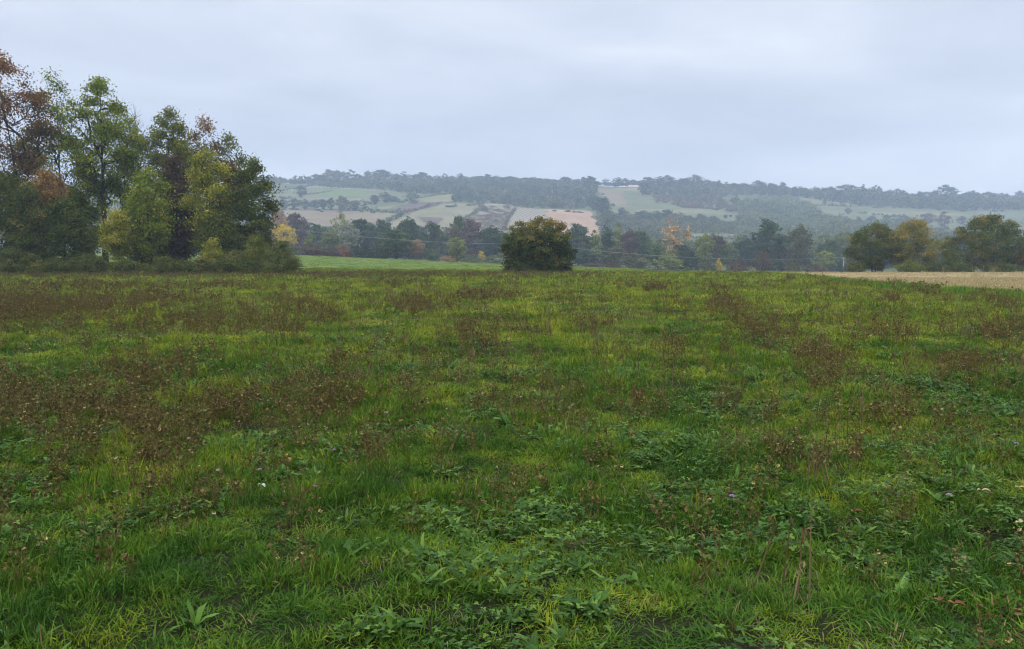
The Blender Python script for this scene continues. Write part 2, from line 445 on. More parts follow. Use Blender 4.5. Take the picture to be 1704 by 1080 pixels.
def skeleton(clusters, trunk, rng, r_base, rmin=.02, sides=6, rtip=.012):
    nodes = [np.array(t, float) for t in trunk]; par = [max(i - 1, 0) for i in range(len(trunk))]
    ax = np.array(trunk, float)
    order = np.argsort(np.hypot(clusters[:, 0] - ax[:, 0].mean(), clusters[:, 1] - ax[:, 1].mean()) + .2 * clusters[:, 2])
    for i in order:
        p = clusters[i]
        A = np.array(nodes)
        d = np.linalg.norm(A - p, axis=1)
        cost = d + 2.2 * np.maximum(0, A[:, 2] - (p[2] - .3 * d))
        cost[0] += 3
        j = int(np.argmin(cost))
        q = nodes[j] * .5 + p * .5
        q = q + rng.normal(size=3) * d[j] * .07; q[2] -= d[j] * .05
        nodes.append(q); par.append(j); nodes.append(p); par.append(len(nodes) - 2)
    n = len(nodes); rad = np.zeros(n); e = 2.1
    kids = np.zeros(n, bool)
    for i in range(1, n): kids[par[i]] = True
    acc = np.where(kids, 0, rtip ** e)
    for i in range(n - 1, 0, -1): acc[par[i]] += acc[i]
    rad = acc ** (1 / e)
    rad = rad * (r_base / rad[0])
    nt_ = len(trunk)
    for i in range(1, nt_): rad[i] *= 1 - .72 * (i / (nt_ - 1)) ** .8
    rad[nt_:] = np.minimum(rad[nt_:], r_base * .42)
    rad = np.maximum(rad, rtip)
    for i in range(nt_, n): rad[i] = min(rad[i], rad[par[i]])
    parts = []
    for i in range(1, n):
        if rad[i] < rmin and i >= nt_: continue
        a, b = nodes[par[i]], nodes[i]
        if np.linalg.norm(a - b) < 1e-4: continue
        ra = min(rad[par[i]], rad[i] * 1.35) if par[i] >= len(trunk) or i >= len(trunk) else rad[par[i]]
        parts.append(tube([a, (a + b) / 2, b], [ra, (ra + rad[i]) / 2, rad[i]], sides if rad[i] > .06 else 4))
    a = nodes[0]
    parts.append(tube([a - np.array([0, 0, .4]), a + np.array([0, 0, .25]), nodes[1] * .3 + a * .7], [rad[0] * 1.5, rad[0] * 1.1, rad[0]], sides))
    return join(parts)

def trunk_path(rng, H, lean=(0, 0), n=6, wob=.02):
    pts = []
    for i in range(n):
        t = i / (n - 1)
        pts.append([lean[0] * t * H + rng.normal() * wob * H * (t > 0), lean[1] * t * H + rng.normal() * wob * H * (t > 0), t * H])
    return pts

def leaf_cloud(rng, cl, crad, nper, size, droop=.25, zflat=.7, spread=.26, topcol=None):
    n = len(cl) * nper
    k = np.repeat(np.arange(len(cl)), nper)
    off = rng.normal(size=(n, 3)) * .5; off[:, 2] *= zflat
    P = cl[k] + off * crad * rng.uniform(.7, 1.3, len(cl))[k][:, None]
    ct = rng.normal(size=len(cl)) * spread
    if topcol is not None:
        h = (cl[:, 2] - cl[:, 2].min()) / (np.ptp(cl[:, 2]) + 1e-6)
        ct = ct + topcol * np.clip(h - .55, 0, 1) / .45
    t = np.clip(.42 + ct[k] + rng.normal(size=n) * .13, 0, 1)
    V, Q = leaf_quads(P, size, rng, droop)
    return V, Q, np.repeat(t, 4)

def solo_tree(name, label, cat, group, u, Y, vtop, vbot, wpx, mat, seed, base_u=None, nl=9, nc=260, nper=34, leaf=.27, crad=.75,
              p=1.0, r_base=.22, bark='bark', fill=.55, lob=(.3, .46), top_frac=.86, topcol=None, twigs=0, depth=None, multi=1, droop=.25, env=.45):
    rng = np.random.default_rng(seed)
    b = place(base_u if base_u is not None else u, Y)
    top = zrow(Y, vtop) - b.z; bot = max(.15, zrow(Y, vbot) - b.z)
    cx = (u - (base_u if base_u is not None else u)) / F * Y
    rx = wpx / F * Y / 2; ry = depth if depth else rx * .9
    nc = int(nc * 1.35)
    cl = crown_clusters(rng, bot, top - leaf * .3, rx, ry, nl, nc, p, fill, lob, env)
    cl[:, 0] += cx * np.clip(cl[:, 2] / max(top, 1), 0.3, 1)
    root = empty(name, b)
    tag(root, label, cat, group)
    parts = []
    chunks = [cl] if multi == 1 else [cl[i::multi] for i in range(multi)]
    for i, c in enumerate(chunks):
        tp = trunk_path(rng, top * top_frac, (cx / top * .9 + (rng.uniform(-.12, .12) if multi > 1 else 0), rng.uniform(-.03, .03)), wob=.008)
        if multi > 1:
            o = rng.normal(size=2) * rx * .18
            tp = [[q[0] + o[0], q[1] + o[1], q[2]] for q in tp]
        parts.append(skeleton(c, tp, rng, r_base / multi ** .4, .018 if twigs else .03))
    V, Q, T = join(parts)
    link('trunk', qmesh('trunk', V, Q, M[bark], smooth=True), root)
    if twigs:
        ex = []
        for c in cl[rng.permutation(len(cl))[:twigs]]:
            for _ in range(3):
                d = rand_unit(rng, 1)[0]; d[2] = abs(d[2]) + .8
                ex.append(tube([c, c + d * .5, c + d * 1.0 + rng.normal(size=3) * .1], [.022, .015, .008], 3))
        V, Q, T = join(ex); link('twigs', qmesh('twigs', V, Q, M[bark]), root)
    if nper:
        V, Q, T = leaf_cloud(rng, cl, crad, int(nper * 1.45), leaf * .84, droop=droop, topcol=topcol)
        link('crown', qmesh('crown', V, Q, mat, T), root)
    return root

LM = {
 'green': leaf_mat('leaf_green', [(0, (0.060, 0.091, 0.009)), (.5, (0.143, 0.192, 0.017)), (1, (0.301, 0.329, 0.027))]),
 'dark': leaf_mat('leaf_dark', [(0, (0.039, 0.058, 0.010)), (.5, (0.082, 0.106, 0.017)), (1, (0.189, 0.203, 0.031))]),
 'bright': leaf_mat('leaf_bright', [(0, (0.084, 0.124, 0.011)), (.5, (0.189, 0.250, 0.020)), (1, (0.405, 0.373, 0.036))]),
 'olive': leaf_mat('leaf_olive', [(0, (0.056, 0.077, 0.013)), (.5, (0.137, 0.162, 0.025)), (1, (0.274, 0.255, 0.045))]),
 'yellowgreen': leaf_mat('leaf_yellowgreen', [(0, (0.101, 0.130, 0.015)), (.5, (0.252, 0.269, 0.028)), (1, (0.504, 0.407, 0.044))]),
 'yellow': leaf_mat('leaf_yellow', [(0, (0.196, 0.179, 0.022)), (.5, (0.420, 0.359, 0.033)), (1, (0.630, 0.469, 0.044))]),
 'rust': leaf_mat('leaf_rust', [(0, (0.052, 0.042, 0.016)), (.42, (0.119, 0.085, 0.030)), (.7, (0.218, 0.110, 0.035)), (1, (0.342, 0.140, 0.040))]),
 'russetgreen': leaf_mat('leaf_russetgreen', [(0, (0.042, 0.048, 0.014)), (.45, (0.098, 0.090, 0.024)), (.7, (0.182, 0.103, 0.031)), (1, (0.308, 0.138, 0.039))]),
 'tan': leaf_mat('leaf_tan', [(0, (0.140, 0.083, 0.028)), (.5, (0.294, 0.179, 0.055)), (1, (0.448, 0.276, 0.088))]),
 'purple': leaf_mat('leaf_purple', [(0, (0.035, 0.025, 0.015)), (.5, (0.088, 0.060, 0.036)), (1, (0.175, 0.116, 0.061))], .1),
 'darkolive': leaf_mat('leaf_darkolive', [(0, (0.031, 0.047, 0.010)), (.5, (0.079, 0.104, 0.019)), (.8, (0.157, 0.171, 0.031)), (1, (0.279, 0.180, 0.037))]),
 'ochre': leaf_mat('leaf_ochre', [(0, (0.069, 0.087, 0.018)), (.5, (0.167, 0.168, 0.035)), (.8, (0.305, 0.234, 0.050)), (1, (0.472, 0.292, 0.050))]),
 'bramble': leaf_mat('leaf_bramble', [(0, (0.036, 0.052, 0.012)), (.5, (0.090, 0.113, 0.023)), (.85, (0.171, 0.173, 0.043)), (1, (0.240, 0.138, 0.043))]),
}
GV = 'trees of the grove at the field edge'
S = solo_tree
# --- grove on the left
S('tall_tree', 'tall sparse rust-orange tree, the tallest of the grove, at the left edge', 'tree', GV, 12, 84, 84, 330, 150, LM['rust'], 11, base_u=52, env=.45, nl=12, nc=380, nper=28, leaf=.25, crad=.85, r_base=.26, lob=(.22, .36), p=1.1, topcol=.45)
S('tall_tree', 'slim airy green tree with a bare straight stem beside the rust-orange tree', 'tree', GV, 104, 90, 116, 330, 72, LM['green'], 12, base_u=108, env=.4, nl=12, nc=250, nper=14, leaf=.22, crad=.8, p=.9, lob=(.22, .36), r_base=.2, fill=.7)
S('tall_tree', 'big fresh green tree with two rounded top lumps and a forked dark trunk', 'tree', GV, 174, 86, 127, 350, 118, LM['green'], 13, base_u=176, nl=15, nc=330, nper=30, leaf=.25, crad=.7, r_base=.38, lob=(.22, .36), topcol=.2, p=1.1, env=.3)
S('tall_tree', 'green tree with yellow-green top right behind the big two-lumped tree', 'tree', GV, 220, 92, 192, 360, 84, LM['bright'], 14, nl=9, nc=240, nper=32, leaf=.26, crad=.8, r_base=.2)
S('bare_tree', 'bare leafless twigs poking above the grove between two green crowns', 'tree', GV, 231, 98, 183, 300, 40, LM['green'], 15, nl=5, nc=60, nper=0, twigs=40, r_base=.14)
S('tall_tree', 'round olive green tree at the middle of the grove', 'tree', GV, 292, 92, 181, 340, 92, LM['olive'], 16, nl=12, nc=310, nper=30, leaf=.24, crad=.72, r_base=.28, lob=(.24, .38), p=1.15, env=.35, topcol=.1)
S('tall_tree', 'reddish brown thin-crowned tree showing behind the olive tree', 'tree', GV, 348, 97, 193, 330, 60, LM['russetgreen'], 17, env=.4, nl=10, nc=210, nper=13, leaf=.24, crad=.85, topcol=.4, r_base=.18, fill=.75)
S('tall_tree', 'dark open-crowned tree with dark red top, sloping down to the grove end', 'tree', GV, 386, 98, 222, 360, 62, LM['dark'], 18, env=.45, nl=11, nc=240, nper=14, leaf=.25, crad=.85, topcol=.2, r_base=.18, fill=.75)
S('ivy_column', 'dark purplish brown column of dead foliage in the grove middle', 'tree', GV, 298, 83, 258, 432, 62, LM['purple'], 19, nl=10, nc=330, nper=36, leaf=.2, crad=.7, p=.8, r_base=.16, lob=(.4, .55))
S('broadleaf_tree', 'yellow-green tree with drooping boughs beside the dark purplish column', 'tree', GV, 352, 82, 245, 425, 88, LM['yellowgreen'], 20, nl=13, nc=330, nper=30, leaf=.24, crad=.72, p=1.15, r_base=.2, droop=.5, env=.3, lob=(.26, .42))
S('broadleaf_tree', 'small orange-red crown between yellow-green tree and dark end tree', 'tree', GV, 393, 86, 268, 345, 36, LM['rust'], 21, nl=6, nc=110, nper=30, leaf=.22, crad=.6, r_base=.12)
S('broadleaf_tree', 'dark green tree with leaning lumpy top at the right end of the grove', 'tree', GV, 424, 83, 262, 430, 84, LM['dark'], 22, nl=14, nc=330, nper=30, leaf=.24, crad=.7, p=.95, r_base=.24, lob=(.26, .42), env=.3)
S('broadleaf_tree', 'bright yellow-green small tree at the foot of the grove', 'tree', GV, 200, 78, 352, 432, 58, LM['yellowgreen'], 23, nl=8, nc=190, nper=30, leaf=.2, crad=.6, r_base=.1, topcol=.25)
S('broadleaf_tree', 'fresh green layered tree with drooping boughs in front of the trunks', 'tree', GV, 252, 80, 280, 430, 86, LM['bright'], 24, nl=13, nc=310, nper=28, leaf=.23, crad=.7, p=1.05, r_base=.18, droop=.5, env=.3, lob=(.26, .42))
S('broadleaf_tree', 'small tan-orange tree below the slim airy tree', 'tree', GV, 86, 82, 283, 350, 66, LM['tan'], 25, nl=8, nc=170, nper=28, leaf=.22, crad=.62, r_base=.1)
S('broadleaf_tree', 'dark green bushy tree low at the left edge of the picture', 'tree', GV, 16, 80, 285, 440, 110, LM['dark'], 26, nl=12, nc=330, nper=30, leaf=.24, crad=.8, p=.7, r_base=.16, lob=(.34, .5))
S('broadleaf_tree', 'dark brownish green bush standing against the dark bushy tree at the left edge', 'shrub', GV, 52, 79, 306, 446, 78, LM['darkolive'], 27, nl=10, nc=240, nper=30, leaf=.2, crad=.72, p=.7, r_base=.1, lob=(.36, .5))
S('broadleaf_tree', 'dark green undergrowth tree beneath the small tan-orange crown', 'tree', GV, 112, 81, 330, 446, 96, LM['dark'], 28, nl=12, nc=320, nper=32, leaf=.24, crad=.75, p=.7, r_base=.14, lob=(.34, .5))
S('broadleaf_tree', 'mid green tree filling the gap left of the big forked trunk', 'tree', GV, 146, 88, 270, 440, 80, LM['green'], 29, nl=11, nc=290, nper=30, leaf=.24, crad=.75, p=1.0, r_base=.2, env=.3)
S('broadleaf_tree', 'dark green bushy tree in the deep shade beside the purplish column foot', 'tree', GV, 245, 84, 340, 446, 90, LM['dark'], 30, nl=11, nc=310, nper=32, leaf=.24, crad=.75, p=.7, r_base=.14, lob=(.34, .5))
S('broadleaf_tree', 'dark green low tree below the yellow-green tree near the grove end', 'tree', GV, 372, 81, 345, 446, 84, LM['dark'], 31, nl=11, nc=290, nper=32, leaf=.22, crad=.7, p=.7, r_base=.12, lob=(.34, .5))
S('broadleaf_tree', 'dark olive tree standing deep behind the rust-orange tree', 'tree', GV, 60, 95, 215, 420, 90, LM['olive'], 32, nl=11, nc=270, nper=28, leaf=.25, crad=.8, r_base=.18)
S('broadleaf_tree', 'dark green tree standing deep behind the round olive tree', 'tree', GV, 310, 99, 235, 440, 120, LM['dark'], 33, nl=12, nc=330, nper=30, leaf=.27, crad=.9, p=.8, r_base=.18)
S('broadleaf_tree', 'russet and green tree just outside the left edge of the grove', 'tree', GV, -95, 86, 110, 440, 130, LM['russetgreen'], 34, nl=13, nc=330, nper=28, leaf=.26, crad=.9, p=.8, r_base=.25)
# low brambles and shrubs along the grove foot
BR = 'shrubs along the foot of the grove'
for i, (u, Y, vt, w, mk, lab) in enumerate([
    (466, 76, 402, 76, 'bramble', 'rounded dark green bramble mound at the right end of the grove foot'),
    (395, 76, 418, 80, 'bramble', 'bramble bank beneath the dark end tree of the grove'),
    (330, 76, 433, 74, 'bramble', 'low grey-green shrub under the yellow-green tree'),
    (275, 75, 428, 66, 'bramble', 'low bramble below the purplish brown column'),
    (212, 75, 434, 66, 'darkolive', 'low olive shrub in front of the bright yellow-green small tree'),
    (150, 75, 424, 72, 'bramble', 'low green shrub in front of the big forked trunk'),
    (88, 75, 433, 66, 'darkolive', 'low brownish green shrub beneath the tan-orange tree'),
    (25, 75, 415, 84, 'bramble', 'dark low shrub in the left corner of the grove foot'),
    (430, 80, 388, 60, 'olive', 'olive green shrub between dark end tree and bramble mound'),
    (-50, 75, 415, 80, 'bramble', 'dark shrub just off the left edge below the grove'),
    (355, 78, 398, 40, 'yellowgreen', 'small yellowish green shrub at the foot of the yellow-green tree')]):
    S('bramble_bush' if mk == 'bramble' else 'shrub', lab, 'shrub', BR, u, Y, vt, 462, w, LM[mk], 60 + i, nl=8, nc=150, nper=30, leaf=.15, crad=.5, p=.6, r_base=.05, lob=(.4, .6))
# --- big round bush
def round_bush():
    rng = np.random.default_rng(5)
    b = place(895, 87); H = zrow(87, 362) - b.z; R = 110 / F * 87 / 2
    cl = []
    while len(cl) < 620:
        x, y = rng.uniform(-1, 1, 2); h = rng.uniform(0, 1)
        a = math.atan2(y, x); rr = math.hypot(x, y)
        lim = np.interp(h, [0, .12, .35, .6, .82, .93, 1], [.95, 1.0, .97, .85, .63, .4, .12]) * (1 + .07 * math.sin(2 * a + 4 * h + 1) + .07 * math.sin(5 * a + 9 * h) + .05 * math.sin(9 * a - 17 * h)) + (.08 if x < 0 and .5 < h < .85 else 0)
        if rr > lim or (rr < lim * .5 and h < .8): continue
        if h > .84 and abs(x - .05) < .1: continue
        cl.append((x * R, y * R * .9, max(.12, h * (H - .3))))
    for _ in range(60):                     # ragged shoots standing out of the outline
        a = rng.uniform(0, 6.28); h = rng.uniform(.35, .98); l = float(np.interp(h, [.35, .6, .82, .93, 1], [.97, .88, .72, .5, .25]))
        for q in (1.0, 1.08, 1.16):
            cl.append((math.cos(a) * R * l * q, math.sin(a) * R * l * q * .9, h * (H - .35) + (q - 1) * 2.2))
    cl = np.array(cl)
    root = empty('round_bush', b)
    tag(root, 'big solitary rounded dark green bush with rusty top standing in the meadow', 'bush')
    parts = []
    for i in range(6):
        tp = trunk_path(rng, H * .6, (rng.uniform(-.3, .3), rng.uniform(-.3, .3)), wob=.01)
        o = rng.normal(size=2) * .35
        parts.append(skeleton(cl[i::6], [[q[0] + o[0], q[1] + o[1], q[2]] for q in tp], rng, .1, .016))
    V, Q, T = join(parts); link('stems', qmesh('stems', V, Q, M['bark'], smooth=True), root)
    m = leaf_mat('leaf_bush', [(0, (0.022, 0.038, 0.009)), (.4, (0.063, 0.090, 0.018)), (.62, (0.117, 0.138, 0.027)), (.8, (0.181, 0.143, 0.032)), (1, (0.276, 0.202, 0.045))])
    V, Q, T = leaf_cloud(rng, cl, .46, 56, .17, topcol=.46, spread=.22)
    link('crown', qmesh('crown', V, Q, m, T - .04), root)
round_bush()
# --- trees at the right field edge
RT = 'trees at the right edge of the stubble field'
S('field_tree', 'dark olive green rounded tree, first of the right-hand field trees', 'tree', RT, 1452, 130, 369, 448, 92, LM['darkolive'], 41, nl=13, nc=330, nper=36, leaf=.24, crad=.72, p=.85, r_base=.17, multi=3, topcol=.1)
S('field_tree', 'orange and yellow tinged spreading tree between two dark green field trees', 'tree', RT, 1517, 127, 364, 448, 100, LM['ochre'], 42, nl=13, nc=340, nper=36, leaf=.24, crad=.72, p=.9, r_base=.17, multi=3, topcol=.35)
S('field_tree', 'large dark green multi-stemmed tree with feathery top at the right edge', 'tree', RT, 1645, 128, 356, 450, 142, LM['darkolive'], 43, nl=16, nc=480, nper=38, leaf=.24, crad=.75, p=.9, r_base=.2, multi=4, topcol=.2)
S('field_tree', 'brownish olive bush cut by the right edge beside the large dark tree', 'tree', RT, 1712, 124, 400, 452, 50, LM['russetgreen'], 44, nl=8, nc=170, nper=32, leaf=.22, crad=.65, p=.8, r_base=.1)
S('field_tree', 'dark tree standing just outside the right edge of the picture', 'tree', RT, 1790, 130, 362, 450, 110, LM['dark'], 45, nl=12, nc=280, nper=32, leaf=.26, crad=.8, r_base=.2)
for i, (u, Y, vt, w, mk, lab) in enumerate([
    (1515, 122, 434, 52, 'olive', 'low olive green scrub beneath the orange tinged tree'),
    (1555, 124, 437, 44, 'bramble', 'low green scrub in the gap between the field trees'),
    (1580, 126, 415, 40, 'dark', 'dark shrub leaning against the large multi-stemmed tree'),
    (1600, 122, 438, 50, 'darkolive', 'low brown-green scrub at the foot of the large multi-stemmed tree'),
    (1670, 121, 440, 60, 'bramble', 'low dark scrub under the large tree at the right edge'),
    (1425, 126, 436, 30, 'darkolive', 'small dark scrub at the left foot of the first field tree')]):
    S('shrub', lab, 'shrub', 'scrub under the right-hand field trees', u, Y, vt, 459, w, LM[mk], 90 + i, nl=7, nc=110, nper=28, leaf=.2, crad=.55, p=.6, r_base=.05, lob=(.4, .6))

# ------------------------------------------------------------------ middle distance trees: shared meshes, one object each
PROTO = {}
def proto(kind, seed, H, W, bot, nl, nc, nper, leaf, crad, p, lob=(.3, .46), fill=.55, trunk=True, rb=.17):
    rng = np.random.default_rng(seed)
    cl = crown_clusters(rng, bot * H, H - .2, W / 2, W / 2, nl, nc, p, fill, lob, (.35 if kind == 'airy' else .5))
    V, Q, T = leaf_cloud(rng, cl, crad, nper, leaf, spread=.2)
    V[:, 2] = np.maximum(V[:, 2], .02)
    lo, hi = V[:, 0].min(), V[:, 0].max()
    cm = qmesh('crown_' + kind, V, Q, M['tree'], T)
    tv, tq, tt = skeleton(cl, trunk_path(rng, H * .8, wob=.008), rng, rb, .045, 5)
    tm = qmesh('trunk_' + kind, tv, tq, M['bark'], smooth=True)
    PROTO.setdefault(kind, []).append((cm, tm, V[:, 2].max(), np.percentile(V[:, 0], 99) - np.percentile(V[:, 0], 1)))
for s in range(3): proto('oval', 200 + s, 10, 7, .05, 10, 170, 18, .5, .75, 1.2, (.34, .5))
for s in range(3): proto('spread', 210 + s, 10, 9.5, .18, 12, 140, 18, .5, .8, 1.05)
for s in range(2): proto('slim', 220 + s, 10, 4.2, .08, 9, 95, 18, .45, .6, .85)
for s in range(3): proto('bush', 230 + s, 5, 7, .0, 9, 120, 18, .36, .6, .6, (.4, .6))
for s in range(2): proto('airy', 240 + s, 10, 6.5, .12, 10, 120, 12, .4, .62, 1.1, (.24, .4), .8)
for s in range(3): proto('round', 250 + s, 10, 10, .12, 10, 110, 16, .6, .95, 1.0, (.36, .5))
_cnt = {}
def mid(name, label, cat, u, Y, vtop, vbase, wpx, kind, col, group=None, parts=True, fit='base'):
    """tree or shrub whose foot stands on the terrain at (u, Y), or where the pixel (u, vbase) meets the ground if Y is None"""
    b = place(u, Y) if Y else hit(u, vbase)
    H = zrow(b.y, vtop) - b.z
    W = wpx / F * b.y
    i = _cnt.get(kind, 0); _cnt[kind] = i + 1
    cm, tm, h0, w0 = PROTO[kind][i % len(PROTO[kind])]
    sx = W / w0; sz = max(H, 1.0) / h0
    c = (*col, 1)
    if parts:
        r = empty(name, b, (i * 2.1) % 6.28, (sx, sx, sz))
        tag(r, label, cat, group)
        t = link('trunk' if 'bush' != kind else 'stems', tm, r)
        o = link('crown', cm, r); o.color = c
    else:
        r = link(name, cm); r.location = b; r.rotation_euler = (0, 0, (i * 2.1) % 6.28); r.scale = (sx, sx, sz)
        r.color = c; tag(r, label, cat, group)
    return r

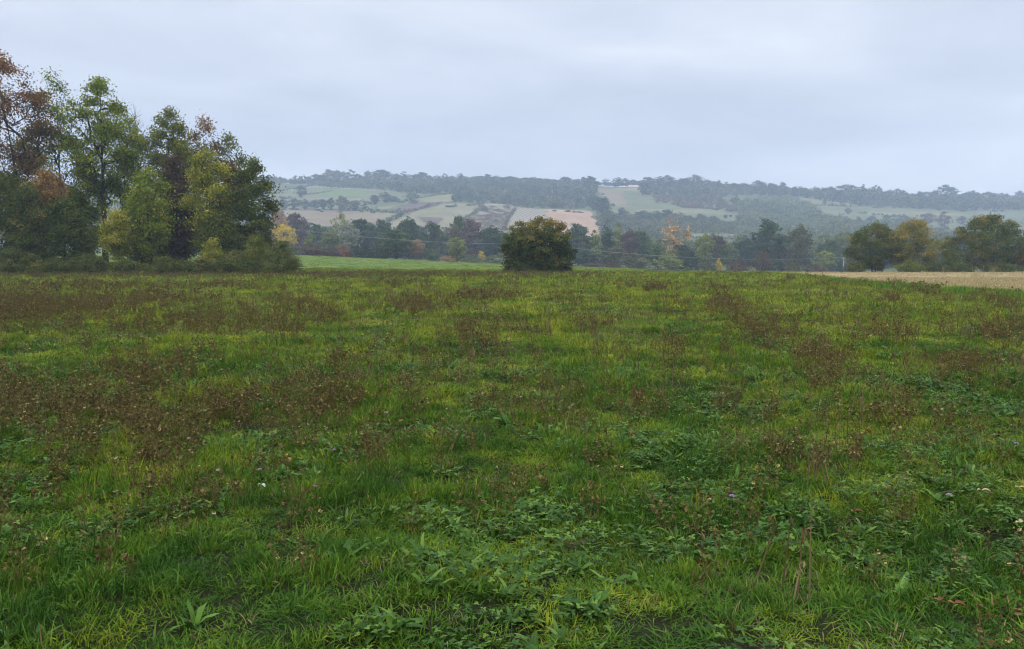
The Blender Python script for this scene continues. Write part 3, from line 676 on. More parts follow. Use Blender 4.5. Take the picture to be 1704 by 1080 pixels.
K = dict(bg=(0.054, 0.084, 0.039), dk=(0.041, 0.061, 0.029), g=(0.081, 0.121, 0.039), yg=(0.189, 0.216, 0.046), ye=(0.486, 0.365, 0.052), ol=(0.115, 0.121, 0.046),
         br=(0.115, 0.081, 0.046), rd=(0.270, 0.101, 0.046), sal=(0.354, 0.224, 0.121), pu=(0.115, 0.081, 0.065), si=(0.257, 0.270, 0.182), pe=(0.425, 0.295, 0.143), pg=(0.162, 0.189, 0.078))
HG = 'trees and shrubs of the valley hedgerow'
for t in [
 ('tree', 'bright yellow round tree beside the dark end tree of the grove', 473, 255, 369, 0, 42, 'round', 'ye'),
 ('shrub', 'brownish olive shrub under the bright yellow tree', 473, 245, 399, 0, 50, 'bush', 'ol'),
 ('tree', 'small yellow-green slim tree right of the bright yellow tree', 515, 262, 386, 0, 18, 'slim', 'yg'),
 ('tree', 'pale green small tree above the rust red shrubs', 550, 272, 382, 0, 32, 'oval', 'pg'),
 ('shrub', 'brown shrub left of the rust red shrubs', 518, 255, 403, 0, 44, 'bush', 'br'),
 ('shrub', 'dark reddish brown shrub touching the rust red shrub', 545, 254, 410, 0, 24, 'bush', 'br'),
 ('shrub', 'bright rust red shrub in the valley hedgerow', 571, 256, 408, 0, 28, 'bush', 'rd'),
 ('shrub', 'maroon rounded shrub at the field end of the red shrubs', 558, 252, 411, 0, 20, 'bush', 'pu'),
 ('shrub', 'dark green hedge shrub right of the rust red shrub', 602, 258, 404, 0, 42, 'bush', 'dk'),
 ('shrub', 'dark hedge shrub left of the large green round tree', 630, 260, 407, 0, 34, 'bush', 'bg'),
 ('tree', 'large mid green round tree in the hedgerow left of the salmon tree', 660, 262, 380, 0, 50, 'oval', 'g'),
 ('tree', 'smaller green tree leaning on the large mid green round tree', 641, 259, 393, 0, 26, 'oval', 'g'),
 ('tree', 'salmon orange small tree in the hedgerow', 694, 264, 397, 0, 25, 'oval', 'sal'),
 ('shrub', 'low round green shrub right of the salmon tree', 718, 264, 413, 0, 34, 'bush', 'g'),
 ('tree', 'bright yellow-green round tree standing alone at the hedgerow', 761, 263, 393, 0, 28, 'oval', 'yg'),
 ('shrub', 'low salmon pink bush at the foot of the yellow-green round tree', 745, 260, 424, 0, 26, 'bush', 'sal'),
 ('shrub', 'low grey-green scrub right of the yellow-green round tree', 786, 266, 422, 0, 34, 'bush', 'pg'),
 ('shrub', 'low grey-green scrub at the left side of the big round bush', 822, 266, 424, 0, 36, 'bush', 'pg'),
 ('tree', 'tiny yellow tree above the low grey-green scrub', 801, 270, 417, 0, 10, 'oval', 'ye'),
 ('tree', 'pale pinkish tree high behind the bright yellow tree', 466, 400, 344, 0, 30, 'oval', 'sal'),
 ('tree', 'hazy grey tree behind the slim yellow-green tree', 496, 380, 352, 0, 34, 'oval', 'pu'),
 ('tree', 'hazy blue-green tree behind the pale green small tree', 530, 340, 371, 0, 34, 'oval', 'bg'),
 ('tree', 'yellow-topped rounded tree rising above the silver tree', 569, 360, 354, 0, 32, 'round', 'yg'),
 ('tree', 'silvery pale tree among blue-green trees', 578, 320, 367, 0, 40, 'oval', 'si'),
 ('tree', 'dark blue-green tree right of the silvery tree', 605, 345, 362, 0, 42, 'oval', 'bg'),
 ('tree', 'blue-green tree above the large mid green round tree', 637, 350, 363, 0, 34, 'oval', 'bg'),
 ('tree', 'taller dark green tree left of the striped field', 680, 335, 359, 0, 36, 'oval', 'bg'),
 ('tree', 'dark green spreading tree sloping below the ploughed strip', 716, 325, 366, 0, 44, 'spread', 'bg'),
 ('tree', 'green top of a tree at the foot of the striped field', 766, 370, 356, 0, 22, 'oval', 'g'),
 ('tree', 'reddish brown small tree above the yellow-green round tree', 757, 330, 376, 0, 18, 'slim', 'br'),
 ('tree', 'purplish brown tree left of the big round bush', 785, 345, 362, 0, 40, 'oval', 'pu'),
 ('tree', 'blue-green tree touching the left side of the big round bush', 818, 330, 374, 0, 46, 'oval', 'bg'),
 ('tree', 'tree peeking behind the big round bush', 870, 335, 385, 0, 44, 'oval', 'bg'),
 ('tree', 'dark green tree right of the big round bush', 962, 320, 370, 0, 42, 'oval', 'bg'),
 ('tree', 'pale yellowish slim tree between two dark green trees', 990, 315, 382, 0, 20, 'slim', 'yg'),
 ('tree', 'tall dark blue-green narrow tree right of the pale slim tree', 1009, 318, 374, 0, 24, 'slim', 'bg'),
 ('tree', 'pale yellow-green slim tree beside the purplish brown tree', 1028, 322, 370, 0, 20, 'slim', 'yg'),
 ('tree', 'purplish brown tree right of the pale yellow-green slim tree', 1047, 318, 379, 0, 28, 'oval', 'pu'),
 ('tree', 'mid green tree left of the peach-orange tree', 1068, 325, 382, 0, 26, 'oval', 'g'),
 ('tree', 'large airy peach-orange tree at the valley middle', 1120, 305, 362, 0, 48, 'airy', 'pe'),
 ('shrub', 'blue-green shrub below the peach-orange tree', 1095, 285, 404, 0, 36, 'oval', 'g'),
 ('shrub', 'yellow-green wide shrub at the field end below the peach-orange tree', 1113, 272, 418, 0, 48, 'bush', 'yg'),
 ('shrub', 'dark green rounded shrub right of the yellow-green wide shrub', 1150, 274, 417, 0, 32, 'bush', 'dk'),
 ('tree', 'yellowish green tree right of the peach-orange tree', 1172, 300, 387, 0, 28, 'oval', 'yg'),
 ('tree', 'dark purplish tree right of the yellowish green tree', 1196, 305, 390, 0, 24, 'oval', 'pu'),
 ('tree', 'mid green round tree left of the large blue-green tree', 1210, 290, 406, 0, 32, 'round', 'g'),
 ('shrub', 'grey-green rounded hedge shrub left of the yellow-green wide shrub', 1055, 268, 420, 0, 52, 'bush', 'ol'),
 ('shrub', 'low dark hedge right of the big round bush', 985, 262, 436, 0, 36, 'bush', 'br'),
 ('shrub', 'low brown hedge next to the grey-green rounded hedge shrub', 1018, 264, 435, 0, 36, 'bush', 'br'),
 ('shrub', 'tiny yellow-orange bush below the dark purplish tree', 1196, 262, 429, 0, 12, 'bush', 'ye'),
 ('tree', 'large dark blue-green tree standing above its neighbours', 1277, 300, 362, 0, 46, 'oval', 'bg'),
 ('shrub', 'pinkish brown shrub beneath the large dark blue-green tree', 1268, 262, 415, 0, 32, 'bush', 'br'),
 ('shrub', 'rounded dull green shrub at the straw field end', 1320, 236, 430, 0, 28, 'bush', 'ol'),
 ('tree', 'tall olive tree right of the large dark blue-green tree', 1329, 310, 371, 0, 34, 'oval', 'ol'),
 ('tree', 'yellow-green low tree left of the utility pole', 1369, 285, 414, 0, 32, 'round', 'yg'),
 ('tree', 'pale green wide tree behind the yellow-green low tree', 1370, 360, 388, 0, 44, 'round', 'pg'),
 ('tree', 'pale green tree behind the utility pole', 1402, 370, 384, 0, 40, 'round', 'pg'),
 ('tree', 'dark green tree between pale green trees left of the pole', 1383, 320, 397, 0, 24, 'oval', 'g'),
 ('shrub', 'dark hedge left of the utility pole', 1355, 258, 439, 0, 44, 'bush', 'br'),
 ('shrub', 'dark hedge at the foot of the utility pole', 1393, 262, 440, 0, 40, 'bush', 'dk'),
 ('shrub', 'brown hedge shrub right of the tiny yellow-orange bush', 1228, 262, 428, 0, 36, 'bush', 'br'),
 ('shrub', 'brown-green hedge shrub below the mid green round tree', 1178, 264, 432, 0, 36, 'bush', 'ol'),
 ('shrub', 'dark shrub between pinkish brown shrub and rounded dull green shrub', 1295, 256, 434, 0, 34, 'bush', 'dk'),
 ('tree', 'brown tree behind the dark shrub right of the large blue-green tree', 1305, 330, 392, 0, 26, 'oval', 'br'),
 ('tree', 'hazy green tree left of the large dark blue-green tree', 1240, 330, 395, 0, 34, 'oval', 'bg'),
 ('tree', 'dark green tree beneath the peach-orange tree', 1135, 290, 405, 0, 30, 'oval', 'bg'),
 ('tree', 'dull green tree behind the low hedge right of the big round bush', 975, 290, 412, 0, 40, 'oval', 'bg'),
 ('tree', 'dull green tree in front of the narrow blue-green tree', 1022, 292, 410, 0, 34, 'oval', 'ol')]:
    cat, lab, u, Y, vt, vb, w, kind, ck = t
    mid('valley_tree' if cat == 'tree' else 'valley_shrub', lab, cat, u, Y, vt, None, w, kind, K[ck], HG)

# trees standing in the hillside fields
HF = 'single trees and bushes in the hillside fields'
for lab, u, vt, vb, w, kind, ck in [
 ('lone dark round tree with a visible trunk in the upper left pasture', 501, 307, 331, 19, 'round', 'dk'),
 ('dark bushy tree left of a bigger one in the pasture middle', 624, 324, 341, 13, 'oval', 'dk'),
 ('bigger dark round tree in the pasture middle', 641, 319, 338, 19, 'round', 'dk'),
 ('low dark bush right of the bigger dark pasture tree', 657, 326, 336, 18, 'bush', 'dk'),
 ('dark pointed tree in the tree row above the brown field', 551, 328, 349, 12, 'slim', 'dk'),
 ('small pointed tree at the dark hedge end above the brown field', 607, 337, 349, 9, 'slim', 'dk'),
 ('olive tall tree in the row above the brown field', 569, 325, 351, 20, 'oval', 'ol'),
 ('olive lower tree right of the olive tall tree', 590, 333, 351, 18, 'oval', 'ol'),
 ('hazy dark tree at the left start of the row above the brown field', 472, 331, 349, 18, 'round', 'bg'),
 ('hazy dark broad tree second in the row above the brown field', 490, 329, 349, 20, 'round', 'bg'),
 ('hazy dark tree third in the row above the brown field', 507, 331, 349, 17, 'round', 'bg'),
 ('hazy dark low tree left of the pointed row tree', 524, 333, 349, 18, 'round', 'bg'),
 ('hazy dark small tree touching the pointed row tree', 538, 331, 349, 12, 'oval', 'bg'),
 ('small round bush beside the pale strip above the ploughed field', 689, 332, 339, 14, 'bush', 'dk'),
 ('low bush below the wood edge at the dry wedge field', 687, 320, 330, 24, 'bush', 'g'),
 ('small dark bush at the top of the purple scrub field', 806, 341, 352, 13, 'bush', 'dk'),
 ('tall dark tree group at the left corner of the upper pasture', 983, 292, 322, 22, 'oval', 'dk'),
 ('dark tree at the left border of the upper pasture', 990, 325, 350, 22, 'oval', 'bg'),
 ('dark tree at the lower left border of the upper pasture', 1003, 328, 362, 22, 'oval', 'bg'),
 ('pale green tree below the left border of the upper pasture', 1012, 348, 374, 22, 'oval', 'g'),
 ('dark narrow tree at the lower edge of the upper pasture', 1036, 347, 368, 14, 'slim', 'bg'),
 ('dark tree beside the farmhouse', 1071, 302, 325, 16, 'oval', 'dk'),
 ('broad hazy tree in the hedge below the upper pasture', 1069, 349, 371, 26, 'round', 'bg'),
 ('second broad hazy tree in the hedge below the upper pasture', 1092, 350, 371, 22, 'round', 'bg'),
 ('hazy tree at the hedge end below the upper pasture', 1110, 348, 370, 18, 'oval', 'bg'),
 ('hazy dark bush at the right hedge below the upper pasture', 1148, 358, 373, 22, 'bush', 'bg'),
 ('hazy dark tree in the right hedge below the upper pasture', 1166, 355, 373, 18, 'round', 'bg'),
 ('hazy dark bush in the right hedge end', 1186, 358, 373, 22, 'bush', 'bg'),
 ('small dark round bush in the beige ridge field', 1372, 332, 340, 7, 'round', 'dk'),
 ('small dark flat bush in the beige ridge field', 1384, 337, 342, 9, 'bush', 'dk'),
 ('small bush at the right of the beige ridge field', 1403, 338, 343, 9, 'bush', 'dk'),
 ('small tree in the upper left of the right-hand pasture', 1411, 345, 357, 9, 'oval', 'g'),
 ('pointed small tree in the right-hand pasture', 1428, 360, 374, 9, 'slim', 'dk'),
 ('dark round bush right of the pointed small tree', 1450, 359, 374, 17, 'round', 'bg'),
 ('pale green oval tree above the first right field tree', 1475, 356, 371, 11, 'oval', 'g'),
 ('dark round tree above the orange tinged tree', 1504, 356, 373, 15, 'round', 'bg'),
 ('grey purple round tree in the right-hand pasture', 1542, 353, 377, 24, 'round', 'pu'),
 ('half bare grey tree in the gap above the field trees', 1571, 351, 387, 24, 'airy', 'pu'),
 ('hazy bush left of the large dark field tree', 1600, 359, 374, 15, 'round', 'pu')]:
    mid('hillside_tree', lab, 'bush' if kind == 'bush' else 'tree', u, None, vt, vb, w, kind, K[ck], HF)

# tree line along the ridge, each tree one object
RG = 'trees along the ridge top'
rr = random.Random(8)
ridge = [(938, 293, 13, 'round'), (1008, 297, 14, 'airy'), (1028, 295, 18, 'round'), (1041, 296, 14, 'round'), (1052, 298, 16, 'round'), (1079, 294, 18, 'oval'),
         (1097, 293, 20, 'round'), (1112, 291, 26, 'round'), (1135, 296, 18, 'oval'), (1175, 298, 18, 'round'), (1192, 303, 18, 'round'), (1221, 304, 16, 'oval'), (1240, 306, 18, 'oval'),
         (1262, 300, 28, 'round'), (1283, 304, 18, 'oval'), (1302, 302, 13, 'slim'), (1332, 315, 22, 'round'), (1352, 317, 20, 'round'), (1383, 310, 20, 'round'),
         (1405, 306, 30, 'round'), (1436, 306, 10, 'slim'), (1425, 314, 20, 'round'), (1610, 318, 18, 'oval'), (1697, 317, 22, 'round')]
names = {1112: 'broad dark tree clump on the ridge right of the farmhouse', 938: 'small round tree poking above the ridge wood', 1302: 'narrow dark tree alone on the ridge',
         1405: 'wide double-crowned tree on the right ridge', 1436: 'spindly tree right of the wide double-crowned ridge tree', 1028: 'dark round tree right behind the farmhouse',
         1383: 'round dark tree left of the wide double-crowned ridge tree', 1262: 'dark lumpy tree clump on the ridge left of the narrow tree', 1697: 'round ridge tree at the right picture edge'}
mid('ridge_tree', 'flat-topped umbrella-shaped tree standing above the ridge wood', 'tree', 1156, 1300, 288, None, 23, 'spread', K['dk'])
mid('ridge_tree', 'high domed tree clump above the right ridge wood', 'tree', 1574, 1290, 307, None, 36, 'round', K['dk'])
for u, vt, w, kind in ridge:
    lab = names.get(u, 'hazy dark green tree in the row along the ridge top')
    mid('ridge_tree', lab, 'tree', u, 1300 + rr.uniform(-15, 15), vt, None, w, kind, K['dk'], RG if u not in names else None, False)
u = 525
while u < 1720:
    if not (1030 < u < 1066 and False):
        top = np.interp(u, [525, 560, 640, 690, 740, 800, 870, 930, 990, 1030, 1060, 1110, 1200, 1300, 1350, 1420, 1500, 1600, 1704], [287, 284, 286, 290, 291, 293, 291, 295, 299, 300, 302, 297, 306, 312, 317, 315, 321, 319, 322])
        mid('ridge_tree', 'hazy dark green tree in the row along the ridge top', 'tree', u, 1310 + rr.uniform(-12, 25), top + rr.uniform(-4.5, 5), None, rr.uniform(12, 24), rr.choice(['round', 'oval', 'round', 'oval', 'airy']), rr.choice([K['dk'], K['bg'], K['dk'], K['ol']]), RG, False)
    u += rr.uniform(9, 15)

# ------------------------------------------------------------------ woods that read as one mass
def wood_proto(seed, n=150):
    rng = np.random.default_rng(seed)
    cl = crown_clusters(rng, .12, .97, .46, .46, 8, 22, 1.0, .6, (.34, .5))
    V, Q, T = leaf_cloud(rng, cl, .17, n // 22, .17, spread=.18)
    V[:, 2] = np.maximum(V[:, 2], 0)
    return V, Q, T
WP = [wood_proto(300 + i) for i in range(6)]
WPN = [wood_proto(320 + i, 330) for i in range(4)]
def in_poly(x, y, P):
    c = np.zeros(len(x), bool); n = len(P)
    for i in range(n):
        x0, y0 = P[i]; x1, y1 = P[(i + 1) % n]
        k = ((y0 > y) != (y1 > y))
        with np.errstate(divide='ignore', invalid='ignore'):
            c ^= k & (x < (x1 - x0) * (y - y0) / (y1 - y0 + 1e-12) + x0)
    return c
def wood(name, label, pts, spacing, hr, mat, seed, aspect=1.0, prot=None):
    rng = np.random.default_rng(seed); prot = prot or WP
    P = [(p.x, p.y) for p in (hp(q) for q in pts)]
    A = np.array(P); lo, hi = A.min(0), A.max(0)
    gx, gy = np.meshgrid(np.arange(lo[0], hi[0], spacing), np.arange(lo[1], hi[1], spacing))
    x = gx.ravel() + rng.uniform(-.45, .45, gx.size) * spacing; y = gy.ravel() + rng.uniform(-.45, .45, gx.size) * spacing
    k = in_poly(x, y, P); x, y = x[k], y[k]
    z = ground(x, y)
    Vs, Qs, Ts, o = [], [], [], 0
    hh = hr[0] + (hr[1] - hr[0]) * np.clip(rng.beta(1.6, 2.4, len(x)) + .35 * nz(x / 22, y / 22, seed), -.15, 1.15)
    hh = hh * np.where(rng.uniform(size=len(x)) < .12, rng.uniform(1.25, 1.6, len(x)), 1)
    for i in range(len(x)):
        V, Q, T = prot[rng.integers(len(prot))]
        a = rng.uniform(0, 6.28); h = hh[i]; w = max(h, spacing * 1.0) * rng.uniform(.8, 1.2) * aspect
        c, s = math.cos(a) * w, math.sin(a) * w
        Vs.append(np.stack([V[:, 0] * c - V[:, 1] * s + x[i], V[:, 0] * s + V[:, 1] * c + y[i], V[:, 2] * h + z[i] - .1], 1))
        Qs.append(Q + o); o += len(V)
        Ts.append(np.clip(T * .5 + .6 * rng.uniform(0, 1) ** 1.3 + .12 * math.sin(x[i] / 37 + y[i] / 51), 0, 1))
    o = link(name, qmesh(name, np.concatenate(Vs), np.concatenate(Qs), mat, np.concatenate(Ts)))
    return tag(o, label, 'wood', None, 'stuff')

wdark = leaf_mat('wood_dark', [(0, (.018, .028, .013)), (.35, (.045, .062, .026)), (.7, (.1, .115, .045)), (1, (.19, .16, .065))], .2)
wvalley = leaf_mat('wood_valley', [(0, (.025, .042, .02)), (.4, (.06, .085, .036)), (.75, (.11, .13, .05)), (.92, (.17, .15, .06)), (1, (.22, .15, .08))], .2)
wmix = leaf_mat('wood_mixed', [(0, (0.044, 0.062, 0.022)), (.4, (0.081, 0.103, 0.033)), (.7, (0.131, 0.144, 0.044)), (.88, (0.175, 0.138, 0.055)), (1, (0.277, 0.179, 0.077))], .2)
wlight = leaf_mat('scrub_light', [(0, (.045, .065, .026)), (.5, (.12, .15, .055)), (.85, (.19, .21, .08)), (1, (.24, .19, .09))], .2)
wrust = leaf_mat('scrub_rust', [(0, (.06, .06, .03)), (.4, (.12, .1, .05)), (.7, (.19, .11, .06)), (1, (.26, .16, .09))], .2)
wgrey = leaf_mat('scrub_grey', [(0, (0.140, 0.112, 0.084)), (.5, (0.238, 0.189, 0.140)), (1, (0.336, 0.308, 0.182))], .2)
wood('woodland', 'hazy wood on the far left of the ridge', [(430, None, 1250), (520, None, 1270), (525, None, 1360), (430, None, 1360)], 11, (6, 13), wdark, 1)
wood('woodland', 'pale green wood on the ridge above the left pasture', [(522, None, 1235), (556, 314), (647, 317), (655, None, 1300), (655, None, 1360), (525, None, 1360)], 10, (4, 10), wmix, 2)
wood('woodland', 'dark wood on the ridge above the dry wedge field', [(648, 319), (707, 324), (758, 320), (765, None, 1330), (650, None, 1340)], 9.5, (4, 11), wdark, 3)
wood('woodland', 'broad wood covering the middle of the ridge down to the striped field', [(752, 337), (800, 338), (850, 342), (860, 346), (953, 349), (980, 346), (992, 320), (990, None, 1340), (760, None, 1340)], 10, (4.5, 11.5), wdark, 4)
wood('woodland', 'ridge wood right of the farmhouse', [(1072, 325), (1100, 326), (1180, 330), (1240, 326), (1315, 330), (1320, None, 1340), (1078, None, 1340)], 10, (4, 11), wdark, 5)
wood('scrub', 'rust-tinged scrub between the ridge wood and upper pasture', [(1086, 326), (1200, 330), (1232, 356), (1205, 347), (1135, 346), (1124, 339), (1093, 338)], 9, (4, 8), wrust, 6)
wood('scrub', 'pale green scrubby slope right of the upper pasture', [(1215, 336), (1315, 330), (1350, 345), (1376, 366), (1440, 372), (1520, 374), (1560, 388), (1545, 415), (1420, 425), (1330, 420), (1232, 398), (1226, 370), (1232, 356)], 9.5, (5, 10), wlight, 7)
wood('woodland', 'long dark wood along the right ridge', [(1318, None, 1240), (1425, 343), (1720, 351), (2000, 352), (2000, None, 1350), (1320, None, 1340)], 10.5, (7, 15), wdark, 8)
wood('scrub', 'scrub and small trees below the upper pasture', [(1005, 363), (1050, 363), (1118, 365), (1222, 373), (1226, 385), (1160, 387), (1050, 384), (1000, 390), (992, 366)], 8.5, (4, 8), wmix, 9)
wood('scrub', 'scrubby hedges on the lower slope behind the peach-orange tree', [(1000, 392), (1140, 384), (1225, 386), (1225, 390), (1137, 389), (1137, 410), (1000, 412)], 7.5, (4, 8), wmix, 10)
wood('scrub', 'sparse purple-brown scrub above the round bush', [(803, 343), (842, 343), (856, 348), (842, 367), (830, 390), (756, 390), (768, 372)], 13, (1.5, 4), wgrey, 11)
wood('woodland', 'blue-green valley wood behind the hedgerow below the brown field', [(300, None, 400), (460, None, 395), (660, None, 380), (840, None, 380), (840, None, 470), (745, None, 480), (640, None, 520), (520, None, 560), (300, None, 560)], 9, (9, 13), wvalley, 12, 1.0, WPN)
wood('woodland', 'mixed valley wood behind the hedgerow right of the round bush', [(840, None, 370), (1000, None, 360), (1230, None, 350), (1430, None, 345), (1900, None, 345), (1900, None, 520), (1545, None, 540), (1420, None, 500), (1230, None, 470), (1000, None, 480), (920, None, 480), (840, None, 450)], 9, (7, 12), wmix, 13, 1.0, WPN)
wood('scrub', 'scrub on the lower right slope below the big pasture', [(1420, 425), (1545, 415), (1560, 390), (1720, 400), (2000, 400), (2000, 425), (1700, 430)], 9.5, (5, 10), wmix, 14)

# hedges on the hillside
def hedge(label, pts, h, wd, col, seed):
    rng = np.random.default_rng(seed)
    P = [hit(*p) for p in pts]
    cl = []
    for a, b in zip(P[:-1], P[1:]):
        n = max(2, int((b - a).length / 2.2))
        for i in range(n):
            t = (i + rng.uniform(0, 1)) / n
            x, y = a.x + (b.x - a.x) * t + rng.normal() * wd * .3, a.y + (b.y - a.y) * t + rng.normal() * wd * .3
            hh = h * (1 + .5 * float(nz(np.array(x / 12), np.array(y / 12), seed)))
            for _ in range(2): cl.append((x, y, g1(x, y) + rng.uniform(.2, 1) * max(hh, h * .4)))
    V, Q, T = leaf_cloud(rng, np.array(cl), 2.0, 9, 1.3, spread=.2)
    o = link('hedge', qmesh('hedge', V, Q, M['tree'], T)); o.color = (*col, 1)
    tag(o, label, 'hedge', 'hedges between the hillside fields')
hedge('dark hedge along the top of the brown field', [(571, 350), (607, 352), (657, 356), (668, 354)], 3.6, 5, K['dk'], 1)
hedge('thin diagonal hedge between the ploughed and striped fields', [(655, 362), (690, 351), (720, 342), (733, 339)], 2.4, 4, K['br'], 2)
hedge('hedge between the brown field and striped field', [(640, 372), (655, 365), (672, 358)], 2.2, 4, K['bg'], 3)
hedge('dark hedge under the rust-tinged scrub', [(1124, 341), (1140, 347), (1205, 348)], 3.0, 4, K['br'], 4)
hedge('hedge along the pale track', [(1040, 370), (1110, 373), (1180, 376), (1222, 378)], 3.6, 5, K['bg'], 5)
hedge('hedge line along the tan strip', [(1138, 398), (1225, 399)], 3.2, 5, K['bg'], 6)
hedge('dark hedge at the foot of the right-hand pasture', [(1376, 366), (1440, 374), (1512, 374), (1570, 388)], 3.2, 6, K['bg'], 7)
hedge('hedge across the left hill pasture', [(505, 325), (535, 322), (556, 319)], 1.6, 3, K['ol'], 8)

hedge('hedge under the ridge wood above the dry wedge field', [(700, 330), (735, 325), (757, 321)], 2.2, 4, K['g'], 9)
hedge('broken hedge between the striped and purple scrub fields', [(803, 341), (788, 358), (770, 366), (748, 386)], 1.8, 4, K['ol'], 10)
hedge('thin scrub line between the rowed field and purple scrub', [(858, 347), (845, 364), (838, 384)], 1.3, 3, K['br'], 11)
hedge('hedge along the top of the left hill pasture', [(450, 321), (485, 316), (520, 310)], 2.4, 4, K['bg'], 12)
hedge('low hedge across the middle of the left pasture', [(560, 334), (600, 336), (620, 341)], 1.6, 3, K['ol'], 13)
hedge('hedge along the top of the right-hand pasture', [(1352, 343), (1390, 343), (1418, 346)], 1.8, 4, K['bg'], 14)
hr_ = random.Random(31)
for (ua, va), (ub, vb), n in [((470, 349), (650, 357), 9), ((620, 346), (690, 333), 7), ((700, 349), (800, 341), 7), ((1015, 342), (1050, 358), 5), ((1095, 340), (1220, 352), 9), ((1225, 362), (1160, 366), 5),
                             ((1420, 346), (1700, 354), 12), ((1380, 352), (1560, 368), 12), ((640, 374), (750, 388), 8), ((910, 352), (985, 355), 5), ((1000, 320), (1012, 338), 4), ((460, 330), (560, 340), 6)]:
    for i in range(n):
        t = hr_.random()
        uu, vv = ua + (ub - ua) * t, va + (vb - va) * t + hr_.uniform(-1.5, 1.5)
        mid('hillside_bush', 'small hazy bush on a field border of the hillside', 'bush', uu, None, vv - hr_.uniform(2.5, 6), vv, hr_.uniform(5, 10), hr_.choice(['bush', 'round', 'bush', 'oval']), hr_.choice([K['bg'], K['dk'], K['ol'], K['br'], K['pg']]), 'bushes on the hillside field borders', False)

# ------------------------------------------------------------------ buildings, pole, wires
def box_v(x0, x1, y0, y1, z0, z1):
    V = np.array([(x, y, z) for z in (z0, z1) for x, y in ((x0, y0), (x1, y0), (x1, y1), (x0, y1))], float)
    Q = np.array([(0, 3, 2, 1), (4, 5, 6, 7), (0, 1, 5, 4), (1, 2, 6, 5), (2, 3, 7, 6), (3, 0, 4, 7)])
    return V, Q, np.full(8, .5)
def mesh_of(parts, name, mat, parent=None):
    V, Q, T = join(parts); return link(name, qmesh(name, V, Q, mat), parent)
wallm = plain_mat('pale_render', (.42, .38, .31), .9, .12, .6)
roofm = plain_mat('weathered_tiles', (.33, .27, .21), .9, .2, 1.2)
glass = plain_mat('dark_window', (.03, .035, .04), .2, .1)
woodm = plain_mat('door_wood', (.12, .08, .05), .8)
def house(label, u, Y, L, D, h, rh, rz):
    r = empty('farm_house', place(u, Y), rz); tag(r, label, 'house')
    wl = mesh_of([box_v(-L/2, L/2, -D/2, D/2, -1.5, h)], 'wall', wallm, r)
    o = .5
    V = np.array([(-L/2-o, -D/2-o, h+.02), (L/2+o, -D/2-o, h+.02), (L/2+o, 0, h+rh), (-L/2-o, 0, h+rh), (-L/2-o, D/2+o, h+.02), (L/2+o, D/2+o, h+.02)])
    Vb = V - np.array([0, 0, .22])
    V2 = np.concatenate([V, Vb])
    Q = np.array([(0,1,2,3), (3,2,5,4), (6,9,8,7), (9,10,11,8), (0,6,7,1), (4,5,11,10), (0,3,9,6), (3,4,10,9), (1,7,8,2), (2,8,11,5)])
    rf = mesh_of([(V2, Q, np.full(12, .5))], 'roof', roofm, r)
    gb = np.array([(-L/2, -D/2, h), (-L/2, D/2, h), (-L/2, 0, h+rh-.3), (-L/2+.2, 0, h+rh-.3), (L/2, -D/2, h), (L/2, D/2, h), (L/2, 0, h+rh-.3), (L/2-.2, 0, h+rh-.3)])
    mesh_of([(gb, np.array([(0,3,2,1), (4,5,6,7)]), np.full(8, .5))], 'gable', wallm, r)
    mesh_of([box_v(-L*.2, -L*.2+.7, -.4, .4, h+rh*.7, h+rh+.9)], 'chimney', wallm, rf)
    for i in range(3):
        x = -L/2 + L * (i + .7) / 3.6
        w = mesh_of([box_v(x-.65, x+.65, -D/2-.06, -D/2-.003, .9, 2.3)], 'window', woodm, r)
        mesh_of([box_v(x-.5, x+.5, -D/2-.09, -D/2-.062, 1.05, 2.15)], 'pane', glass, w)
    mesh_of([box_v(L*.38, L*.38+1.1, -D/2-.06, -D/2-.003, 0, 2.1)], 'door', woodm, r)
house('long pale farmhouse with low roof on the ridge', 1054, 1262, 18, 8, 3.2, 3.2, .1)
house('small pale outbuilding left of the farmhouse on the ridge', 1038, 1255, 9, 6, 2.6, 2.0, -.2)
house('small white hut at the edge of the right ridge wood', 1425, 1195, 5, 4, 2.4, 1.5, .2)

conc = plain_mat('pale_concrete', (.33, .32, .31), .8, .08, 3)
wirem = plain_mat('aluminium_wire', (.4, .41, .42), .4, .05)
polm = {}
def pole(u, Y, top_v, label):
    b = place(u, Y); H = zrow(Y, top_v) - b.z
    r = empty('utility_pole', b, .3); tag(r, label, 'utility pole', 'utility poles of the power line')
    mesh_of([tube([(0, 0, -.5), (0, 0, H * .5), (0, 0, H)], [.2, .17, .13], 10)], 'post', conc, r)
    mesh_of([box_v(-1.1, 1.1, -.07, .07, H - .75, H - .6)], 'crossarm', conc, r)
    ends = []
    for x in (-1.0, 0, 1.0):
        z = H - .6 if x else H
        mesh_of([tube([(x, 0, z), (x, 0, z + .12), (x, 0, z + .2), (x, 0, z + .28)], [.04, .07, .045, .06], 8)], 'insulator', glass, r)
        e = Vector((x, 0, z + .28)); e.rotate(r.rotation_euler); ends.append(b + e)
    return ends
p0 = pole(360, 205, 362, 'pale utility pole hidden behind the grove')
p1 = pole(893, 250, 404, 'pale utility pole behind the big round bush')
p2 = pole(1403, 282, 427, 'thin white utility pole with crossarm left of the right field trees')
p3 = pole(1900, 330, 425, 'pale utility pole beyond the right edge')
for A, B in ((p0, p1), (p1, p2), (p2, p3)):
    for i in (0, 2):
        pts = []
        for k in range(25):
            t = k / 24; q = A[i].lerp(B[i], t); q.z -= 2.2 * 4 * t * (1 - t) * ((A[i] - B[i]).length / 110); pts.append(tuple(q))
        o = mesh_of([tube(pts, [.013] * 25, 5)], 'power_line', wirem)
        tag(o, 'thin grey power line strung across the valley in front of the trees', 'power line', 'power lines across the valley')

